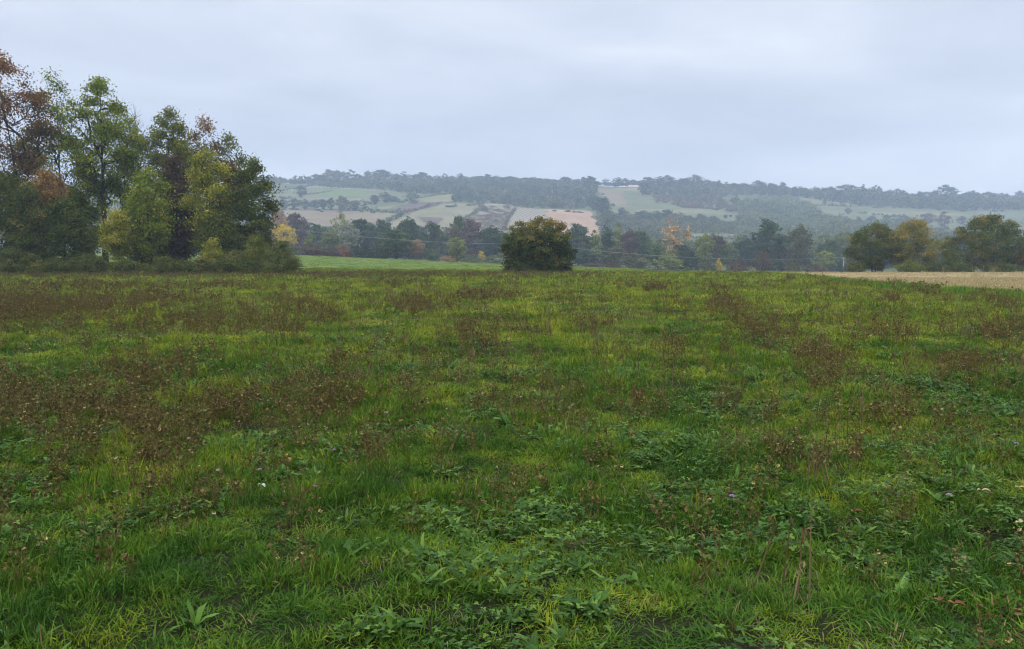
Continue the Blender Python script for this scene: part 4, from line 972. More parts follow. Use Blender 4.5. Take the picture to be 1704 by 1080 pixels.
# dead pale tree in front of the ridge wood
S('dead_tree', 'pale dead leafless tree in front of the dark ridge wood', 'tree', None, 954, 905, 327, 340, 11, LM['tan'], 77, nl=4, nc=14, nper=0, r_base=.5, bark='bark_pale', top_frac=.95)

# ------------------------------------------------------------------ meadow: instanced tufts
def blades(rng, n, R, L, w, lean=(.1, .9), curl=.5, tint=None):
    """n curved blades rooted in a disc: 3 quads each"""
    a = rng.uniform(0, 6.283, n); r = R * np.sqrt(rng.uniform(0, 1, n))
    bx, by = r * np.cos(a), r * np.sin(a)
    th = a + rng.normal(size=n) * 1.1
    q = r / R
    ln = rng.uniform(*lean, n) * (.45 + .75 * q); Ln = rng.uniform(*L, n) * (1.12 - .5 * q); ww = w * rng.uniform(.6, 1.3, n)
    dx, dy = np.cos(th), np.sin(th)
    tw = th + math.pi / 2 + rng.normal(size=n) * .6
    sx, sy = np.cos(tw), np.sin(tw)
    P = []
    for t, wf in ((0, .8), (.38, 1.0), (.74, .7), (1, .12)):
        ang = ln * (.35 + curl * 1.3 * t)
        h = Ln * t * np.cos(ang * .9); o = Ln * t * np.sin(ang)
        c = np.stack([bx + dx * o, by + dy * o, h], 1)
        s = np.stack([sx, sy, np.zeros(n)], 1) * (ww * wf * .5)[:, None]
        P += [c - s, c + s]
    V = np.stack(P, 1)
    k = np.arange(n)[:, None] * 8
    Q = np.concatenate([k + np.array([[0, 1, 3, 2]]), k + np.array([[2, 3, 5, 4]]), k + np.array([[4, 5, 7, 6]])])
    t = rng.uniform(0, 1, n) if tint is None else np.clip(rng.normal(size=n) * .15 + tint, 0, 1)
    return V.reshape(-1, 3), Q, np.repeat(t, 8)

def leaf_strip(base, ang, L, W, rise, bend, rng, n=5, tint=.5, cup=.18):
    """one broad leaf: elliptic blade with folded midrib, arching outward"""
    d = np.array([math.cos(ang), math.sin(ang), 0]); s = np.array([-d[1], d[0], 0])
    V = []
    x, z = 0.0, 0.0; el = rise
    for i in range(n + 1):
        t = i / n
        w = W * (math.sin(math.pi * min(1, .1 + .86 * t ** .9)) ** .8) if i < n else .002
        c = np.array(base) + d * x + np.array([0, 0, z])
        V += [c - s * w / 2 + np.array([0, 0, cup * w]), c, c + s * w / 2 + np.array([0, 0, cup * w])]
        x += L / n * math.cos(el); z += L / n * math.sin(el); el -= bend / n
    Q = []
    for i in range(n):
        k = i * 3
        Q += [(k, k+1, k+4, k+3), (k+1, k+2, k+5, k+4)]
    return np.array(V), np.array(Q), np.full(len(V), tint)

def rosette(rng, n, L, W, rise=(.3, 1.1), bend=(.4, 1.2)):
    out = []
    for i in range(n):
        a = i * 2.4 + rng.uniform(-.4, .4)
        out.append(leaf_strip((rng.normal() * .01, rng.normal() * .01, .01), a, rng.uniform(*L), rng.uniform(*W), rng.uniform(*rise), rng.uniform(*bend), rng, tint=rng.uniform(0, 1)))
    return join(out)

def octa(c, r, tint):
    V = np.array([(1, 0, 0), (-1, 0, 0), (0, 1, 0), (0, -1, 0), (0, 0, 1.2), (0, 0, -1)], float) * r + np.array(c)
    Q = np.array([(0, 2, 4, 4), (2, 1, 4, 4), (1, 3, 4, 4), (3, 0, 4, 4), (2, 0, 5, 5), (1, 2, 5, 5), (3, 1, 5, 5), (0, 3, 5, 5)])
    return V, Q, np.full(6, tint)

def head(c, r, tint, rng):
    """ragged seed head: 3 crossed little quads"""
    out = []
    for _ in range(3):
        n = rand_unit(rng, 1)[0]; a = np.cross(n, [.3, .5, .8]); a /= np.linalg.norm(a); b = np.cross(n, a)
        V = np.array([a, b, -a, -b]) * r * rng.uniform(.8, 1.2) + np.array(c)
        out.append((V, np.array([(0, 1, 2, 3)]), np.full(4, np.clip(tint + rng.normal() * .15, 0, 1))))
    return join(out)

def weed(rng, n, R, h, hr, w):
    """dead knapweed: brown branching stems with ragged dark heads and shrivelled leaves"""
    out = []
    for _ in range(n):
        a = rng.uniform(0, 6.28); r = R * math.sqrt(rng.uniform()); b = np.array([r * math.cos(a), r * math.sin(a), 0])
        H = rng.uniform(*h); ln = rng.normal(size=2) * .14 * H
        top = b + np.array([ln[0], ln[1], H]); t0 = rng.uniform(.1, .5)
        out.append(tube([b, (b + top) / 2 + rng.normal(size=3) * .01, top], [w, w * .8, w * .5], 3, t0))
        out.append(head(top, hr * rng.uniform(.7, 1.3), rng.uniform(.15, .75), rng))
        for _ in range(rng.integers(4, 9)):
            t = rng.uniform(.35, .92); s = b + (top - b) * t
            e = s + np.array([rng.normal() * .055, rng.normal() * .055, rng.uniform(.02, .1)]) * (H / .35)
            out.append(tube([s, e], [w * .6, w * .45], 3, t0))
            out.append(head(e, hr * rng.uniform(.6, 1.25), rng.uniform(.1, .85), rng))
        for _ in range(3):
            s = b + (top - b) * rng.uniform(.1, .7)
            V, Q = leaf_quads(s[None] + rng.normal(size=(1, 3)) * .02, np.array([hr * 3.4]), rng, .5, .3)
            out.append((V, Q, np.full(4, rng.uniform(.1, .6))))
    return join(out)

def clover(rng, n, R, L):
    out = []
    for _ in range(n):
        a = rng.uniform(0, 6.28); r = R * math.sqrt(rng.uniform()); z = rng.uniform(.02, .1)
        c = np.array([r * math.cos(a), r * math.sin(a), z]); t = rng.uniform(0, 1); a0 = rng.uniform(0, 6.28)
        for k in range(3):
            out.append(leaf_strip(c, a0 + k * 2.1, L * rng.uniform(.7, 1.2), L * .75, rng.uniform(-.1, .5), .4, rng, 2, t))
    return join(out)

def stalks(rng, n, R, h, w):
    out = []
    for _ in range(n):
        a = rng.uniform(0, 6.28); r = R * math.sqrt(rng.uniform()); b = np.array([r * math.cos(a), r * math.sin(a), 0])
        H = rng.uniform(*h); top = b + np.array([rng.normal() * .12 * H, rng.normal() * .12 * H, H]); t = rng.uniform(0, 1)
        out.append(tube([b, (b + top) / 2, top], [w, w * .8, w * .5], 3, t))
        for k in range(5):
            s = b + (top - b) * (1 - k * .05)
            V, Q = leaf_quads(s[None] + rng.normal(size=(1, 3)) * w * 1.2, np.array([w * 7]), rng, -1.2, .4)
            out.append((V, Q, np.full(4, t)))
    return join(out)

def scatter(name, label, cat, protos, mats, pts, rot, scl, pick):
    """one object: prototype tufts plus points, instanced by its own geometry nodes"""
    parts, mi, pa = [], [], []
    for i, (pr, k) in enumerate(protos):
        parts.append(pr); mi.append(np.full(len(pr[1]), k)); pa.append(np.full(len(pr[0]), i + 1))
    V, Q, T = join(parts)
    n, k = len(V), len(pts)
    V = np.concatenate([V, pts]); T = np.concatenate([T, np.zeros(k)])
    me = qmesh(name, V, Q, mats, T, midx=np.concatenate(mi))
    def attr(nm, ty, ar, key):
        me.attributes.new(nm, ty, 'POINT').data.foreach_set(key, np.ascontiguousarray(ar).ravel())
    z3 = np.zeros((n, 3))
    attr('proto', 'INT', np.concatenate(pa + [np.zeros(k)]).astype(np.int32), 'value')
    attr('rot', 'FLOAT_VECTOR', np.concatenate([z3, rot]).astype(np.float32), 'vector')
    attr('scl', 'FLOAT_VECTOR', np.concatenate([z3, scl]).astype(np.float32), 'vector')
    attr('pick', 'INT', np.concatenate([np.zeros(n), pick]).astype(np.int32), 'value')
    o = link(name, me)
    ng = bpy.data.node_groups.new(name + '_nodes', 'GeometryNodeTree')
    ng.interface.new_socket('Geometry', in_out='INPUT', socket_type='NodeSocketGeometry')
    ng.interface.new_socket('Geometry', in_out='OUTPUT', socket_type='NodeSocketGeometry')
    N, L = ng.nodes, ng.links
    gi, go = N.new('NodeGroupInput'), N.new('NodeGroupOutput')
    def named(nm, ty):
        a = N.new('GeometryNodeInputNamedAttribute'); a.data_type = ty; a.inputs[0].default_value = nm; return a.outputs[0]
    pro = named('proto', 'INT')
    def sel(val):
        c = N.new('FunctionNodeCompare'); c.data_type = 'INT'; c.operation = 'EQUAL'; c.inputs[3].default_value = val
        L.new(pro, c.inputs[2])
        s = N.new('GeometryNodeSeparateGeometry'); s.domain = 'POINT'
        L.new(gi.outputs[0], s.inputs[0]); L.new(c.outputs[0], s.inputs[1]); return s.outputs[0]
    g2i = N.new('GeometryNodeGeometryToInstance')
    for i in range(len(protos), 0, -1): L.new(sel(i), g2i.inputs[0])
    iop = N.new('GeometryNodeInstanceOnPoints')
    L.new(sel(0), iop.inputs['Points']); L.new(g2i.outputs[0], iop.inputs['Instance'])
    iop.inputs['Pick Instance'].default_value = True
    L.new(named('pick', 'INT'), iop.inputs['Instance Index'])
    L.new(named('rot', 'FLOAT_VECTOR'), iop.inputs['Rotation']); L.new(named('scl', 'FLOAT_VECTOR'), iop.inputs['Scale'])
    L.new(iop.outputs[0], go.inputs[0])
    o.modifiers.new('scatter', 'NODES').node_group = ng
    return tag(o, label, cat, None, 'stuff')

RNG = np.random.default_rng(2024)
def wedge(y0, y1, dens, margin=1.2, side=.78):
    n = int(dens * (side * (y1**2 - y0**2) + 2 * margin * (y1 - y0)))
    y = np.sqrt(RNG.uniform(y0**2, y1**2, n)); x = RNG.uniform(-1, 1, n) * (side * y + margin)
    return x, y
def spots(x, y, smin, smax, np_, tilt=.12, zs=(.8, 1.2)):
    z = ground(x, y); n = len(x)
    s = RNG.uniform(smin, smax, n)
    return (np.stack([x, y, z], 1), np.stack([RNG.normal(size=n) * tilt, RNG.normal(size=n) * tilt, RNG.uniform(0, 6.283, n)], 1),
            np.stack([s, s, s * RNG.uniform(*zs, n)], 1), RNG.integers(0, np_, n))
def cat_spots(lst):
    return [np.concatenate([l[i] for l in lst]) for i in range(4)]

# where the dead weeds grow thick (read off the photograph, laid on the ground)
PATCH = [(60, 520, 150, 34, 1), (230, 500, 130, 16, .7), (330, 545, 90, 18, .8), (430, 545, 80, 16, .7), (240, 550, 50, 14, .7), (490, 520, 50, 18, .8), (540, 535, 40, 14, .8), (80, 690, 170, 55, 1), (250, 700, 140, 55, 1), (400, 690, 90, 40, .9),
         (520, 690, 80, 50, .8), (240, 640, 100, 30, .8), (560, 650, 60, 30, .6), (700, 515, 45, 13, .9), (800, 497, 50, 9, .9), (775, 570, 50, 28, .8), (690, 580, 30, 14, .5), (590, 600, 60, 20, .3), (1212, 515, 28, 16, 1),
         (1265, 560, 50, 20, 1), (1235, 540, 30, 12, .8), (990, 545, 40, 12, .8), (1120, 590, 50, 14, .5), (1370, 600, 50, 16, .8), (1480, 560, 70, 20, .5), (1660, 560, 40, 14, .8), (1330, 540, 60, 14, .3), (1205, 484, 20, 6, .9),
         (1480, 505, 28, 7, .8), (1660, 510, 24, 7, .8), (640, 780, 60, 40, .4), (180, 780, 160, 40, .8), (60, 880, 110, 60, .6), (330, 850, 110, 60, .5), (880, 690, 70, 40, .5), (1060, 690, 60, 30, .5), (1250, 680, 60, 30, .5), (1350, 770, 80, 30, .5),
         (1000, 860, 50, 30, .3), (480, 910, 80, 60, .5), (150, 980, 90, 40, .35), (1480, 690, 60, 25, .5), (1600, 620, 70, 20, .4), (1080, 480, 60, 8, .5), (660, 475, 60, 6, .5), (340, 478, 120, 7, .5), (120, 480, 120, 9, .8), (1370, 650, 50, 20, .4), (700, 880, 60, 40, .3)]
def weediness(x, y):
    z = ground(x, y); u, v = project(x, y, z)
    b = np.zeros(len(x))
    for pu, pv, a, c, w in PATCH:
        b = np.maximum(b, (1.0 if pv > 600 and pu < 520 else .8) * w * np.exp(-1.1 * (((u - pu) / a) ** 2 + ((v - pv) / c) ** 2) ** 1.5))
    n = .5 + .35 * nz(x / .7, y / .7, 21) + .3 * nz(x / 2.3, y / 2.3, 22)
    belt = np.clip((y - 58) / 6, 0, 1) * np.clip((84 - y) / 3, 0, 1) * np.clip((1100 - u) / 250, 0, 1)
    return np.clip(b * (.55 + .7 * n) + .17 * np.clip(n, 0, 1) ** 1.5 + .4 * belt, 0, 1)
def is_straw(x, y): return y > straw_edge(x, y) * (1 + .07 * nz(x / 1.6, y / 4, 71))
BARE = [(945, 904, .085), (790, 893, .05), (935, 918, .045)]
BAREP = [(hit(u, v), r) for u, v, r in BARE]
def keep_clear(x, y):
    k = np.ones(len(x), bool)
    for p, r in BAREP: k &= ((x - p.x) ** 2 + ((y - p.y)) ** 2) > (r * .8) ** 2
    return k

# grass
def tuft_set(seed, w, n, R, L):
    out = []
    for i in range(5):
        r = np.random.default_rng(seed + i)
        out.append((blades(r, n, R, (L[0] * (1 if i < 3 else .6), L[1] * (1 if i < 3 else .55)), w * (1 if i != 2 else 1.4), (.2, 1.5 if i < 3 else 1.8), .75), 0))
    return out
for (nm, seed, y0, y1, dens, w, n, R, L) in [('near', 1, 2.3, 9, 185, .004, 70, .095, (.035, .115)), ('mid', 11, 8.6, 22, 66, .0062, 58, .15, (.045, .14)),
                                           ('far', 21, 21, 48, 14, .0125, 54, .3, (.07, .2)), ('farther', 31, 46, 104, 2.4, .03, 52, .62, (.1, .26))]:
    x, y = wedge(y0, y1, dens)
    k = ~is_straw(x, y) & keep_clear(x, y); x, y = x[k], y[k]
    wd = weediness(x, y); k = RNG.uniform(size=len(x)) > wd * .7; x, y = x[k], y[k]
    p = spots(x, y, .5, 1.4, 5, .15)
    tall = .55 + .8 * np.clip(.4 + .45 * nz(x / .3, y / .3, 31) + .3 * nz(x / 1.6, y / 1.6, 32), 0, 1.25)
    tall *= 1 + .25 * np.clip(nz(x / .16, y / .16, 33), -1, 1)
    p[2][:, 2] *= tall
    scatter('grass', {'near': 'lush green grass tufts in the foreground of the meadow', 'mid': 'green meadow grass beyond the foreground', 'far': 'yellow-green meadow grass in the middle of the field',
                      'farther': 'far meadow grass up to the round bush'}[nm], 'grass', tuft_set(seed, w, n, R, L), [M['grass']], *p)

x = RNG.uniform(-75, 75, 16000); y = RNG.uniform(98, 262, 16000); uu = 852 + F * x / y
k = (uu > 380) & (uu < 1076) & (y > np.where(uu > 1000, 112, 100)); x, y = x[k], y[k]
scatter('pasture_grass', 'short green grass of the far pasture beyond the meadow', 'grass', [(blades(np.random.default_rng(140 + i), 46, .8, (.08, .22), .05, (.2, 1.4), .6), 0) for i in range(4)], [M['grass']], *spots(x, y, .8, 1.5, 4, .05, (.5, 1.3)))

yy = RNG.uniform(26, 90, 9000); uu = RNG.uniform(1250, 2000, 9000); x = (uu - 852) / F * yy; e = straw_edge(x, yy)
k = (yy > e * .84) & (yy < e * 1.03) & (RNG.uniform(size=9000) < .75); x, yy = x[k], yy[k]
fresh = meadow_mat('fresh_grass', (.02, .085, .006), (.045, .15, .01), (.11, .2, .016), (.1, .15, .03), dryat=2.0)
scatter('grass_strip', 'bright green strip of fresh grass along the stubble field edge', 'grass', [(blades(np.random.default_rng(150 + i), 50, .36, (.1, .26), .016, (.15, 1.1), .6), 0) for i in range(4)], [fresh], *spots(x, yy, .7, 1.3, 4, .1))

# dead brown weeds
for nm, y0, y1, dens, hr, w, nn, R, h in [('near', 2.6, 12, 46, .0095, .0018, 4, .1, (.12, .3)), ('mid', 11.5, 30, 17, .012, .003, 4, .16, (.14, .34)), ('far', 29, 86, 2.6, .024, .005, 5, .35, (.16, .36))]:
    x, y = wedge(y0, y1, dens)
    k = (RNG.uniform(size=len(x)) < weediness(x, y)) & ~is_straw(x, y); x, y = x[k], y[k]
    pr = [(weed(np.random.default_rng(50 + i), nn, R, h, hr, w), 0) for i in range(6)]
    scatter('weeds', {'near': 'dead brown knapweed stems with dark seed heads in the foreground', 'mid': 'dead brown weed patches in the middle of the meadow', 'far': 'brown weed belt at the far side of the meadow'}[nm],
            'weeds', pr, [M['weed']], *spots(x, y, .75, 1.25, 6, .15))

# dry stalks and broad-leaved ground cover
x, y = wedge(2.6, 50, 2.6); dk = np.clip(.35 + .5 * nz(x / 3, y / 3, 41), .05, 1) * np.clip(y / 14, .25, 1)
k = (RNG.uniform(size=len(x)) < dk) & ~is_straw(x, y); x, y = x[k], y[k]
scatter('dry_stalks', 'thin tan dry grass stalks scattered through the meadow', 'grass', [(stalks(np.random.default_rng(80 + i), 5, .22, (.15, .36), .0022 * (1 + i * .4)), 0) for i in range(5)], [M['stalk']],
        *spots(x, y, .8, 1.2, 5, .1))
pr = [(rosette(np.random.default_rng(90 + i), 12, (.03, .11), (.012, .03), (.1, 1.2)), 0) for i in range(4)] + [(clover(np.random.default_rng(95 + i), 26, .13, .022), 0) for i in range(4)]
x, y = wedge(2.5, 11, 44); k = (nz(x / .4, y / .4, 51) + .5 * nz(x / 2, y / 2, 52) > -.1) & keep_clear(x, y); x, y = x[k], y[k]
a = spots(x, y, .5, 1.3, 8, .2)
x, y = wedge(10.5, 24, 5); k = nz(x / .9, y / .9, 53) > .3; x, y = x[k], y[k]
b = spots(x, y, 1.1, 1.9, 8, .15)
scatter('broadleaf_weeds', 'small broad-leaved plants and clover between the grass', 'weeds', pr, [M['broad']], *cat_spots([a, b]))

x, y = wedge(2.4, 14, 20); k = nz(x / .5, y / .5, 61) > -.2; x, y = x[k], y[k]
a = spots(x, y, .8, 1.3, 4, .2)
x, y = wedge(13.5, 40, 6); k = (nz(x / .8, y / .8, 61) > .1) & ~is_straw(x, y); x, y = x[k], y[k]
b = spots(x, y, 2.0, 3.0, 4, .1)
scatter('dead_grass', 'withered tan grass litter lying between the green tufts', 'grass', [(blades(np.random.default_rng(130 + i), 14, .12, (.03, .08), .0042, (1.0, 1.9), .5), 0) for i in range(4)], [M['stalk']], *cat_spots([a, b]))

# stubble
x, y = wedge(20, 150, 1.6, 2, .95); k = is_straw(x, y) & (x > 0); x, y = x[k], y[k]
y2, x2 = RNG.uniform(20, 60, 26000), None
x2 = RNG.uniform(8, 60, 26000); k = is_straw(x2, y2) & (x2 < .95 * y2); x, y = np.concatenate([x, x2[k]]), np.concatenate([y, y2[k]])
pr = [(blades(np.random.default_rng(110 + i), 34, .4, (.06, .2), .022, (.1, 1.2), .4), 0) for i in range(4)]
scatter('stubble', 'tan cut straw stubble of the field on the right', 'stubble', pr, [M['straw']], *spots(x, y, .7, 1.2, 4, .1))

# ------------------------------------------------------------------ single plants and small things in the meadow
dockm = leaf_mat('dock_leaf', [(0, (.022, .065, .008)), (.6, (.06, .14, .015)), (1, (.12, .22, .03))], .25, .5, .16)
for i, (u, v, s, n, up, lab) in enumerate([
    (985, 1025, .23, 15, 1, 'large bright green dock rosette with upright leaves in the front middle'),
    (322, 1045, .15, 3, 1.3, 'lone upright green shoot with pale pointed leaves at lower left'),
    (1560, 835, .2, 12, .6, 'dark green broad-leaved plant below a pale pink flower'),
    (1495, 915, .2, 14, .3, 'flat dark green broad-leaved clump in the right foreground'),
    (1590, 925, .18, 12, .4, 'flat broad-leaved clump touching the right foreground clump'),
    (170, 830, .2, 12, .5, 'pale green spreading leaf rosette in the left foreground'),
    (55, 842, .2, 12, .6, 'green leaf rosette near the left edge of the foreground'),
    (125, 800, .17, 10, 1.0, 'upright light green leaf clump among brown weeds on the left'),
    (770, 950, .18, 13, .5, 'dark green leafy clump left of the bare soil patch'),
    (860, 825, .2, 13, .5, 'broad-leaved green plant in the middle of the foreground'),
    (575, 935, .2, 8, 1.2, 'upright narrow-leaved plant in the lower middle left'),
    (190, 880, .16, 11, .6, 'small leaf rosette below the pale green spreading rosette'),
    (910, 860, .18, 13, .5, 'leafy green clump just above the bare soil patch'),
    (1215, 905, .15, 10, .6, 'small leaf rosette right of the bare soil patch'),
    (1500, 1000, .2, 10, .9, 'leaf clump with arching leaves at the lower right'),
    (1180, 690, .24, 12, .4, 'dark flat leaf clump in the mid meadow right of centre'),
    (1415, 690, .26, 12, .5, 'dark leafy plant in the mid meadow on the right'),
    (845, 708, .26, 12, .6, 'dark leafy plant in the mid meadow at the centre'),
    (740, 790, .22, 12, .6, 'grey-green leafy clump in the left middle of the foreground'),
    (655, 1055, .17, 9, .8, 'low leaf rosette at the bottom edge left of centre')]):
    rng = np.random.default_rng(400 + i); p = hit(u, v)
    V, Q, T = rosette(rng, n + 9, (s * .3, s * .95), (s * .1, s * .22), (.25 * up, min(1.4, 1.1 * up + .35)), (.5, 1.7 - .5 * min(up, 1)))
    V += rng.normal(size=V.shape) * s * .018; V[:, 2] -= .02
    o = link('leafy_plant', qmesh('leafy_plant', V, Q, dockm if up >= .5 else M['broad'], T, smooth=True)); o.location = p
    tag(o, lab, 'plant', 'broad-leaved plants in the meadow')

petal = leaf_mat('pink_petal', [(0, (.3, .12, .32)), (1, (.55, .3, .55))], .2)
pale = leaf_mat('pale_petal', [(0, (0.375, 0.285, 0.315)), (1, (0.525, 0.435, 0.450))], .2)
for i, (u, v, s, m, lab) in enumerate([
    (557, 762, .02, petal, 'pink-purple flower head above a bright grass tuft at left centre'),
    (364, 800, .024, pale, 'pale pink flower head left of a purple one in the left foreground'),
    (433, 798, .02, petal, 'purple flower right of the pale pink flower in the left foreground'),
    (525, 828, .018, petal, 'violet flower on a low stem below the pink-purple flower'),
    (1217, 846, .022, petal, 'single pinkish purple flower in the right middle foreground'),
    (1578, 845, .024, pale, 'pale pink flower beside dark broad leaves on the right'),
    (1690, 752, .024, petal, 'lilac flower near the right edge of the meadow'),
    (643, 697, .028, pale, 'pale pinkish flower among brown weeds at the meadow middle')]):
    rng = np.random.default_rng(500 + i); p = hit(u, v + 12)
    H = zrow(p.y, v) - p.z; H = max(.12, H)
    r = empty('meadow_flower', p); tag(r, lab, 'flower', 'flowers in the meadow')
    mesh_of([tube([(0, 0, 0), (.01, .005, H * .5), (0, 0, H)], [.003, .0025, .002], 5)], 'stem', M['broad'], r)
    pp = []
    for k in range(22):
        a = k * 2.4; el = .2 + 1.2 * (k / 22)
        pp.append(leaf_strip((0, 0, H), a, s * (1 - .25 * k / 22), s * .35, el, -.2, rng, 2, rng.uniform(0, 1)))
    V, Q, T = join(pp); link('flower_head', qmesh('flower_head', V, Q, m, T), r)
    pp = [leaf_strip((0, 0, H * f), a, .05, .014, .5, .6, rng, 3, .5) for f, a in ((.25, .4), (.4, 2.6), (.55, 4.4))]
    V, Q, T = join(pp); link('leaves', qmesh('leaves', V, Q, M['broad'], T), r)

dead = leaf_mat('fallen_leaf_brown', [(0, (0.078, 0.030, 0.012)), (1, (0.192, 0.090, 0.036))], .15)
cream = leaf_mat('fallen_leaf_pale', [(0, (0.280, 0.210, 0.084)), (1, (0.420, 0.350, 0.210))], .15)
white = leaf_mat('fallen_leaf_white', [(0, (.27, .29, .25)), (1, (.36, .37, .33))], .1)
for i, (u, v, L, m, lab) in enumerate([
    (1585, 1050, .055, dead, 'curled orange-brown fallen leaf in the lower right corner'),
    (1560, 1044, .045, dead, 'small dark brown leaf beside the curled orange-brown leaf'),
    (1421, 884, .06, dead, 'red-brown fallen leaf in the right foreground'),
    (1632, 848, .06, cream, 'pale yellow fallen leaf right of the pale pink flower'),
    (1694, 843, .05, cream, 'yellow leaf at the right edge of the foreground'),
    (435, 836, .045, white, 'whitish pale leaf lying on grass in the left foreground'),
    (1695, 905, .06, cream, 'tan fallen leaf at the right edge below the yellow leaf')]):
    rng = np.random.default_rng(600 + i); p = hit(u, v)
    pp = [leaf_strip((0, 0, .12), rng.uniform(2.4, 3.9) + math.pi, L, L * .6, .25, 1.1, rng, 6, .3, .35),
          leaf_strip((0, 0, .12), rng.uniform(-.5, .5) + math.pi, L * .5, L * .35, .5, .8, rng, 4, .9, .3)]
    V, Q, T = join(pp); o = link('fallen_leaf', qmesh('fallen_leaf', V, Q, m, T, smooth=True)); o.location = p
    tag(o, lab, 'leaf', 'fallen leaves on the grass')

soilm = soil_mat('bare_soil', [(.36, (.05, .03, .017)), (.5, (.14, .085, .048)), (.64, (.26, .175, .1))], 22, 8, None, 90, 1.0)
for i, (p, r) in enumerate(BAREP):
    n = 26; rng = np.random.default_rng(700 + i)
    V = [(0, 0, 0)]; 
    for ring in (.5, 1.0):
        for k in range(n):
            a = k / n * 6.283; q = r * ring * (1 + .25 * math.sin(3 * a + i) + rng.normal() * .06 * ring)
            V.append((math.cos(a) * q * 1.3, math.sin(a) * q, 0))
    V = np.array(V); V[:, 2] = ground(V[:, 0] + p.x, V[:, 1] + p.y) - p.z + .012
    Q = [(0, 1 + k, 1 + (k + 1) % n, 1 + (k + 1) % n) for k in range(n)] + [(1 + k, 1 + n + k, 1 + n + (k + 1) % n, 1 + (k + 1) % n) for k in range(n)]
    o = link('bare_soil_ground', qmesh('bare_soil', V, np.array(Q), soilm, smooth=True)); o.location = p; tag(o, kind='structure')

for i, (u, Y, h, lab) in enumerate([(1565, 60, 1.3, 'tall pale dry grass clump left of its twin on the stubble field'), (1628, 58, 1.4, 'tall pale dry grass clump right of its twin on the stubble field'), (1652, 110, 1.8, 'far pale dry grass clump in front of the large dark field tree')]):
    rng = np.random.default_rng(800 + i)
    V, Q, T = join([blades(rng, 30, .4, (h * .3, h * .9), .012, (.1, .9), .6, .6), stalks(rng, 9, .5, (h * .5, h), .005)])
    o = link('tall_grass', qmesh('tall_grass', V, Q, M['straw'], T)); o.location = place(u, Y)
    tag(o, lab, 'grass clump', 'tall dry grass clumps')

# ------------------------------------------------------------------ haze, sky, sun, camera
bm = bmesh.new(); bmesh.ops.create_cube(bm, size=1)
me = bpy.data.meshes.new('haze'); bm.to_mesh(me); bm.free()
hz = link('haze', me); hz.scale = (2960, 1960, 240); hz.location = (0, 780, 110)
hm = bpy.data.materials.new('valley_haze'); hm.use_nodes = True; hn = hm.node_tree; hn.nodes.clear()
ho = hn.nodes.new('ShaderNodeOutputMaterial'); hv = hn.nodes.new('ShaderNodeVolumePrincipled')
hv.inputs['Color'].default_value = (.66, .81, .98, 1); hv.inputs['Density'].default_value = .00043; hv.inputs['Anisotropy'].default_value = 0.0
hn.links.new(hv.outputs[0], ho.inputs['Volume']); me.materials.append(hm)
tag(hz, kind='stuff', label='thin blue autumn haze filling the valley', cat='haze')

w = bpy.data.worlds.new('World'); SC.world = w; w.use_nodes = True
N, L = w.node_tree.nodes, w.node_tree.links; N.clear()
SUN_EL, SUN_AZ = math.radians(48), math.radians(205)
sky = N.new('ShaderNodeTexSky'); sky.sky_type = 'NISHITA'; sky.sun_disc = False
sky.sun_elevation = SUN_EL; sky.sun_rotation = SUN_AZ; sky.air_density = 1.2; sky.dust_density = 2.0
tc = N.new('ShaderNodeTexCoord'); mp = N.new('ShaderNodeMapping'); mp.inputs['Scale'].default_value = (1, 1, 3.4); mp.inputs['Location'].default_value = (.8, .3, .55)
L.new(tc.outputs['Generated'], mp.inputs[0])
n1 = N.new('ShaderNodeTexNoise'); n1.inputs['Scale'].default_value = 2.7; n1.inputs['Detail'].default_value = 7; n1.inputs['Roughness'].default_value = .48; n1.inputs['Distortion'].default_value = .25
L.new(mp.outputs[0], n1.inputs['Vector'])
cr = ramp(N, [(.34, (.505, .548, .65)), (.5, (.605, .648, .745)), (.66, (.735, .768, .838))]); L.new(n1.outputs[0], cr.inputs[0])
up = N.new('ShaderNodeVectorMath'); up.operation = 'SCALE'; L.new(cr.outputs[0], up.inputs[0])
sxyz = N.new('ShaderNodeSeparateXYZ'); L.new(tc.outputs['Generated'], sxyz.inputs[0])
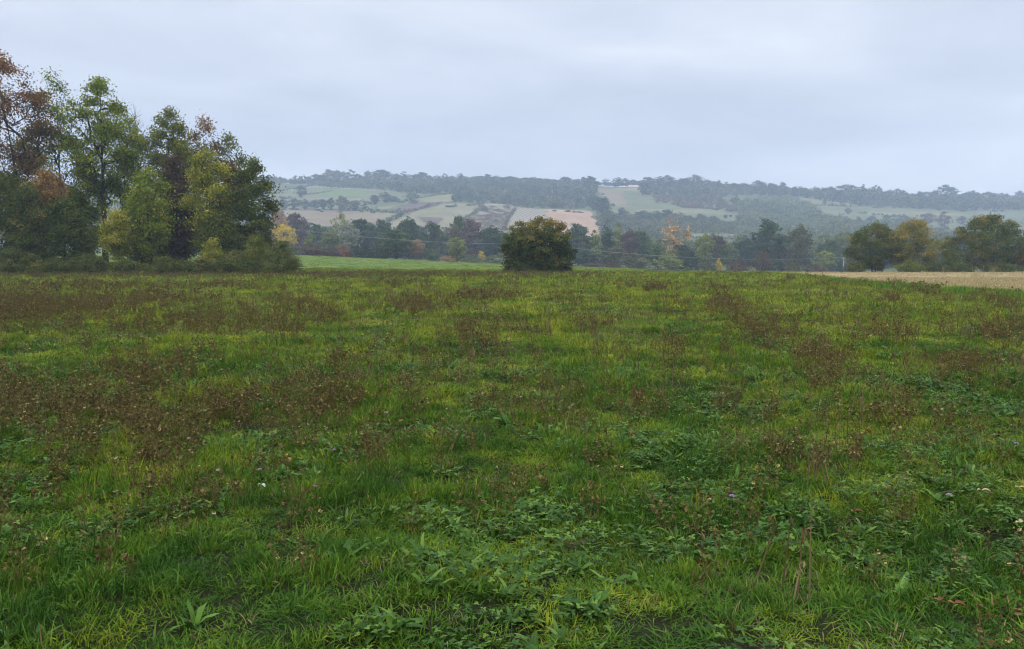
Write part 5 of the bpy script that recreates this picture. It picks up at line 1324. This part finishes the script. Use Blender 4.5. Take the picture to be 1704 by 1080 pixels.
zen = N.new('ShaderNodeMapRange'); zen.interpolation_type = 'SMOOTHSTEP'      # overcast sky: the zenith is two to three times the horizon
zen.inputs[1].default_value = .38; zen.inputs[2].default_value = 1.0; zen.inputs[3].default_value = 9.7; zen.inputs[4].default_value = 38
L.new(sxyz.outputs['Z'], zen.inputs[0]); L.new(zen.outputs[0], up.inputs['Scale'])
mx = N.new('ShaderNodeMix'); mx.data_type = 'RGBA'; mx.inputs[0].default_value = .94
L.new(sky.outputs[0], mx.inputs[6]); L.new(up.outputs[0], mx.inputs[7])
bg = N.new('ShaderNodeBackground'); bg.inputs['Strength'].default_value = .1; L.new(mx.outputs[2], bg.inputs['Color'])
wo = N.new('ShaderNodeOutputWorld'); L.new(bg.outputs[0], wo.inputs[0])

sl = bpy.data.lights.new('overcast_sun', 'SUN'); sl.energy = 1.5; sl.angle = math.radians(25); sl.color = (1, .96, .9)
so = bpy.data.objects.new('overcast_sun', sl); COL.objects.link(so)
d = Vector((math.sin(SUN_AZ) * math.cos(SUN_EL), math.cos(SUN_AZ) * math.cos(SUN_EL), math.sin(SUN_EL)))
so.rotation_euler = (-d).to_track_quat('-Z', 'Y').to_euler(); so.location = (0, -20, 60)

cd = bpy.data.cameras.new('camera'); cd.sensor_width = 36; cd.lens = 36 * F / 1704; cd.clip_end = 6000; cd.clip_start = .05
co = bpy.data.objects.new('camera', cd); COL.objects.link(co)
co.location = (0, 0, EYE); co.rotation_euler = (math.pi / 2 - PITCH, 0, 0)
SC.camera = co
SC.render.resolution_x, SC.render.resolution_y = 1024, 649
SC.view_settings.view_transform = 'Standard'; SC.view_settings.look = 'None'; SC.view_settings.exposure = .4; SC.view_settings.gamma = 1
SC.view_settings.use_curve_mapping = False
cy = SC.cycles
cy.max_bounces = 5; cy.diffuse_bounces = 3; cy.glossy_bounces = 1; cy.transmission_bounces = 3; cy.volume_bounces = 0; cy.transparent_max_bounces = 4
cy.use_denoising = True
cy.use_adaptive_sampling = False
SC.render.filter_size = 1.05 if hasattr(SC.render, 'filter_size') else 1
cy.filter_width = 1.05
